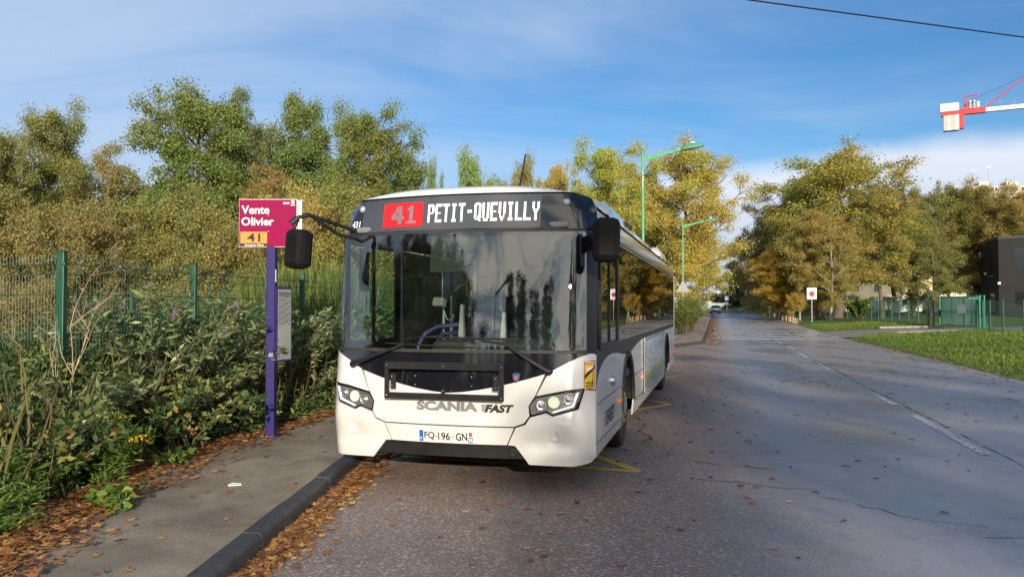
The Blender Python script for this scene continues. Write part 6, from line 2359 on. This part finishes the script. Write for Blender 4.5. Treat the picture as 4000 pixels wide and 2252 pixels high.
for _ in range(1400):                                    # far gutter and verge edge
    if RNG.random() < .6:
        t, s_ = RNG.uniform(26, 90), -3.46 + abs(RNG.normal(0, .35))
        x, y = rc(s_, t)
        drop(x, y, gz(x, y) + .012, RNG.uniform(.08, .16))
    else:
        t, s_ = RNG.uniform(2, 34), 3.76 + RNG.normal(-.1, .28)
        x, y = rc(s_, t)
        drop(x, y, max(gz(x, y), right_z(max(s_, 3.76), t) if s_ > 3.76 else 0) + .015, RNG.uniform(.05, .10))
for _ in range(700):
    t, s_ = RNG.uniform(28, 80), RNG.uniform(-6, -3.7)
    x, y = rc(s_, t)
    if RNG.random() < .35 + .65 * (t > 45):
        drop(x, y, gz(x, y) + .138, RNG.uniform(.08, .15))
LP = np.array(LP)
LS = np.array(LS)
m_ = len(LP)
# a lobed five pointed outline with a curl
ang8 = np.array([0, .62, 1.05, 1.75, 2.3, math.pi, -2.3, -1.75, -1.05, -.62])
rad8 = np.array([1.0, .50, .95, .42, .62, .35, .62, .42, .95, .50])
shape = np.stack([np.cos(ang8) * rad8, np.sin(ang8) * rad8 * .8, .22 * (rad8 ** 2)], 1)
yaw = RNG.uniform(0, 6.283, m_)
tx, ty_ = RNG.normal(0, .28, m_), RNG.normal(0, .28, m_)
sgn_ = np.where(RNG.random(m_) < .5, 1, -1) * RNG.uniform(.2, 1.3, m_)
cy_, sy_ = np.cos(yaw), np.sin(yaw)
V = np.empty((m_, 10, 3))
sx_ = shape[None, :, 0] * LS[:, None]
sy2 = shape[None, :, 1] * LS[:, None]
V[:, :, 0] = LP[:, None, 0] + cy_[:, None] * sx_ - sy_[:, None] * sy2
V[:, :, 1] = LP[:, None, 1] + sy_[:, None] * sx_ + cy_[:, None] * sy2
V[:, :, 2] = LP[:, None, 2] + np.abs(shape[None, :, 2] * LS[:, None] * sgn_[:, None]) + .3 * (tx[:, None] * sx_ + ty_[:, None] * sy2)
V[:, :, 2] = np.maximum(V[:, :, 2], LP[:, None, 2] - .006)
t4 = tone4(m_)
t4[:, 0] = np.clip(RNG.beta(2, 2, m_), 0, 1)
tag(np_mesh('fallen_leaves', V.reshape(-1, 3), np.arange(m_ * 10).reshape(-1, 10), t4, fallen, k=10), kind='stuff')

# dark specks and twigs on the tarmac
mb = MB()
for _ in range(230):
    t, s_ = RNG.uniform(-4, 16), RNG.uniform(-4.6, 3.6)
    x, y = rc(s_, t)
    a = RNG.uniform(0, 3.14)
    l = RNG.uniform(.01, .05) * (1 + .06 * y)
    mb.tube([(x, y, .006), (x + l * math.cos(a), y + l * math.sin(a), .010), (x + 1.6 * l * math.cos(a + .5), y + 1.6 * l * math.sin(a + .5), .006)], [.003, .005, .002], 4, False)
tag(mb.build('road_debris', pmat('wet_debris', (.035, .02, .014), .7), None, fixn=False), kind='stuff')

# ------------------------------------------------------------------ grass on the right verge
grass_m = leafmat('grass_blades', .5, .4, [(0, (.045, .085, .012)), (.45, (.10, .17, .022)), (.8, (.17, .22, .03)), (1, (.26, .20, .06))])
n = 70000
tt_ = 8 + 52 * RNG.random(n) ** 1.5
ss2 = 3.80 + RNG.random(n) ** 1.25 * 9.6
px_, pz_ = [], []
keep = []
for i in range(n):
    s_, t_ = ss2[i], tt_[i]
    if near_edge(s_) - .15 < t_ < far_edge(s_) + .15:
        continue
    bare_ = math.exp(-((s_ - 8.2) / 1.6) ** 2 - ((t_ - 33.5) / 3.0) ** 2) + math.exp(-((s_ - 6.5) / 1.4) ** 2 - ((t_ - 59) / 4.0) ** 2)
    if RNG.random() < bare_ * .8:
        continue
    keep.append((*rc(s_, t_), right_z(s_, t_), t_, s_))
K = np.array(keep)
n = len(K)
ax = np.stack([RNG.normal(0, .45, n), RNG.normal(0, .45, n), np.ones(n)], 1)
ax /= np.linalg.norm(ax, axis=1, keepdims=True)
hgt = (RNG.uniform(.05, .15, n) * (1 + .012 * K[:, 3]) * np.clip((K[:, 4] - 3.6) / 1.2, .35, 1.0))[:, None]
V, Q = leaf_quads(K[:, :3], hgt, ax=ax, width=.16, var=.2)
t4 = tone4(n)
t4[:, 0] = np.clip(.55 * RNG.random(n) + .45 * (.5 + .5 * np.array([wob(a * .7, b * .5) for a, b in K[:, :2]])), 0, 1)
tag(np_mesh('verge_grass', V, Q, t4, grass_m), kind='stuff')
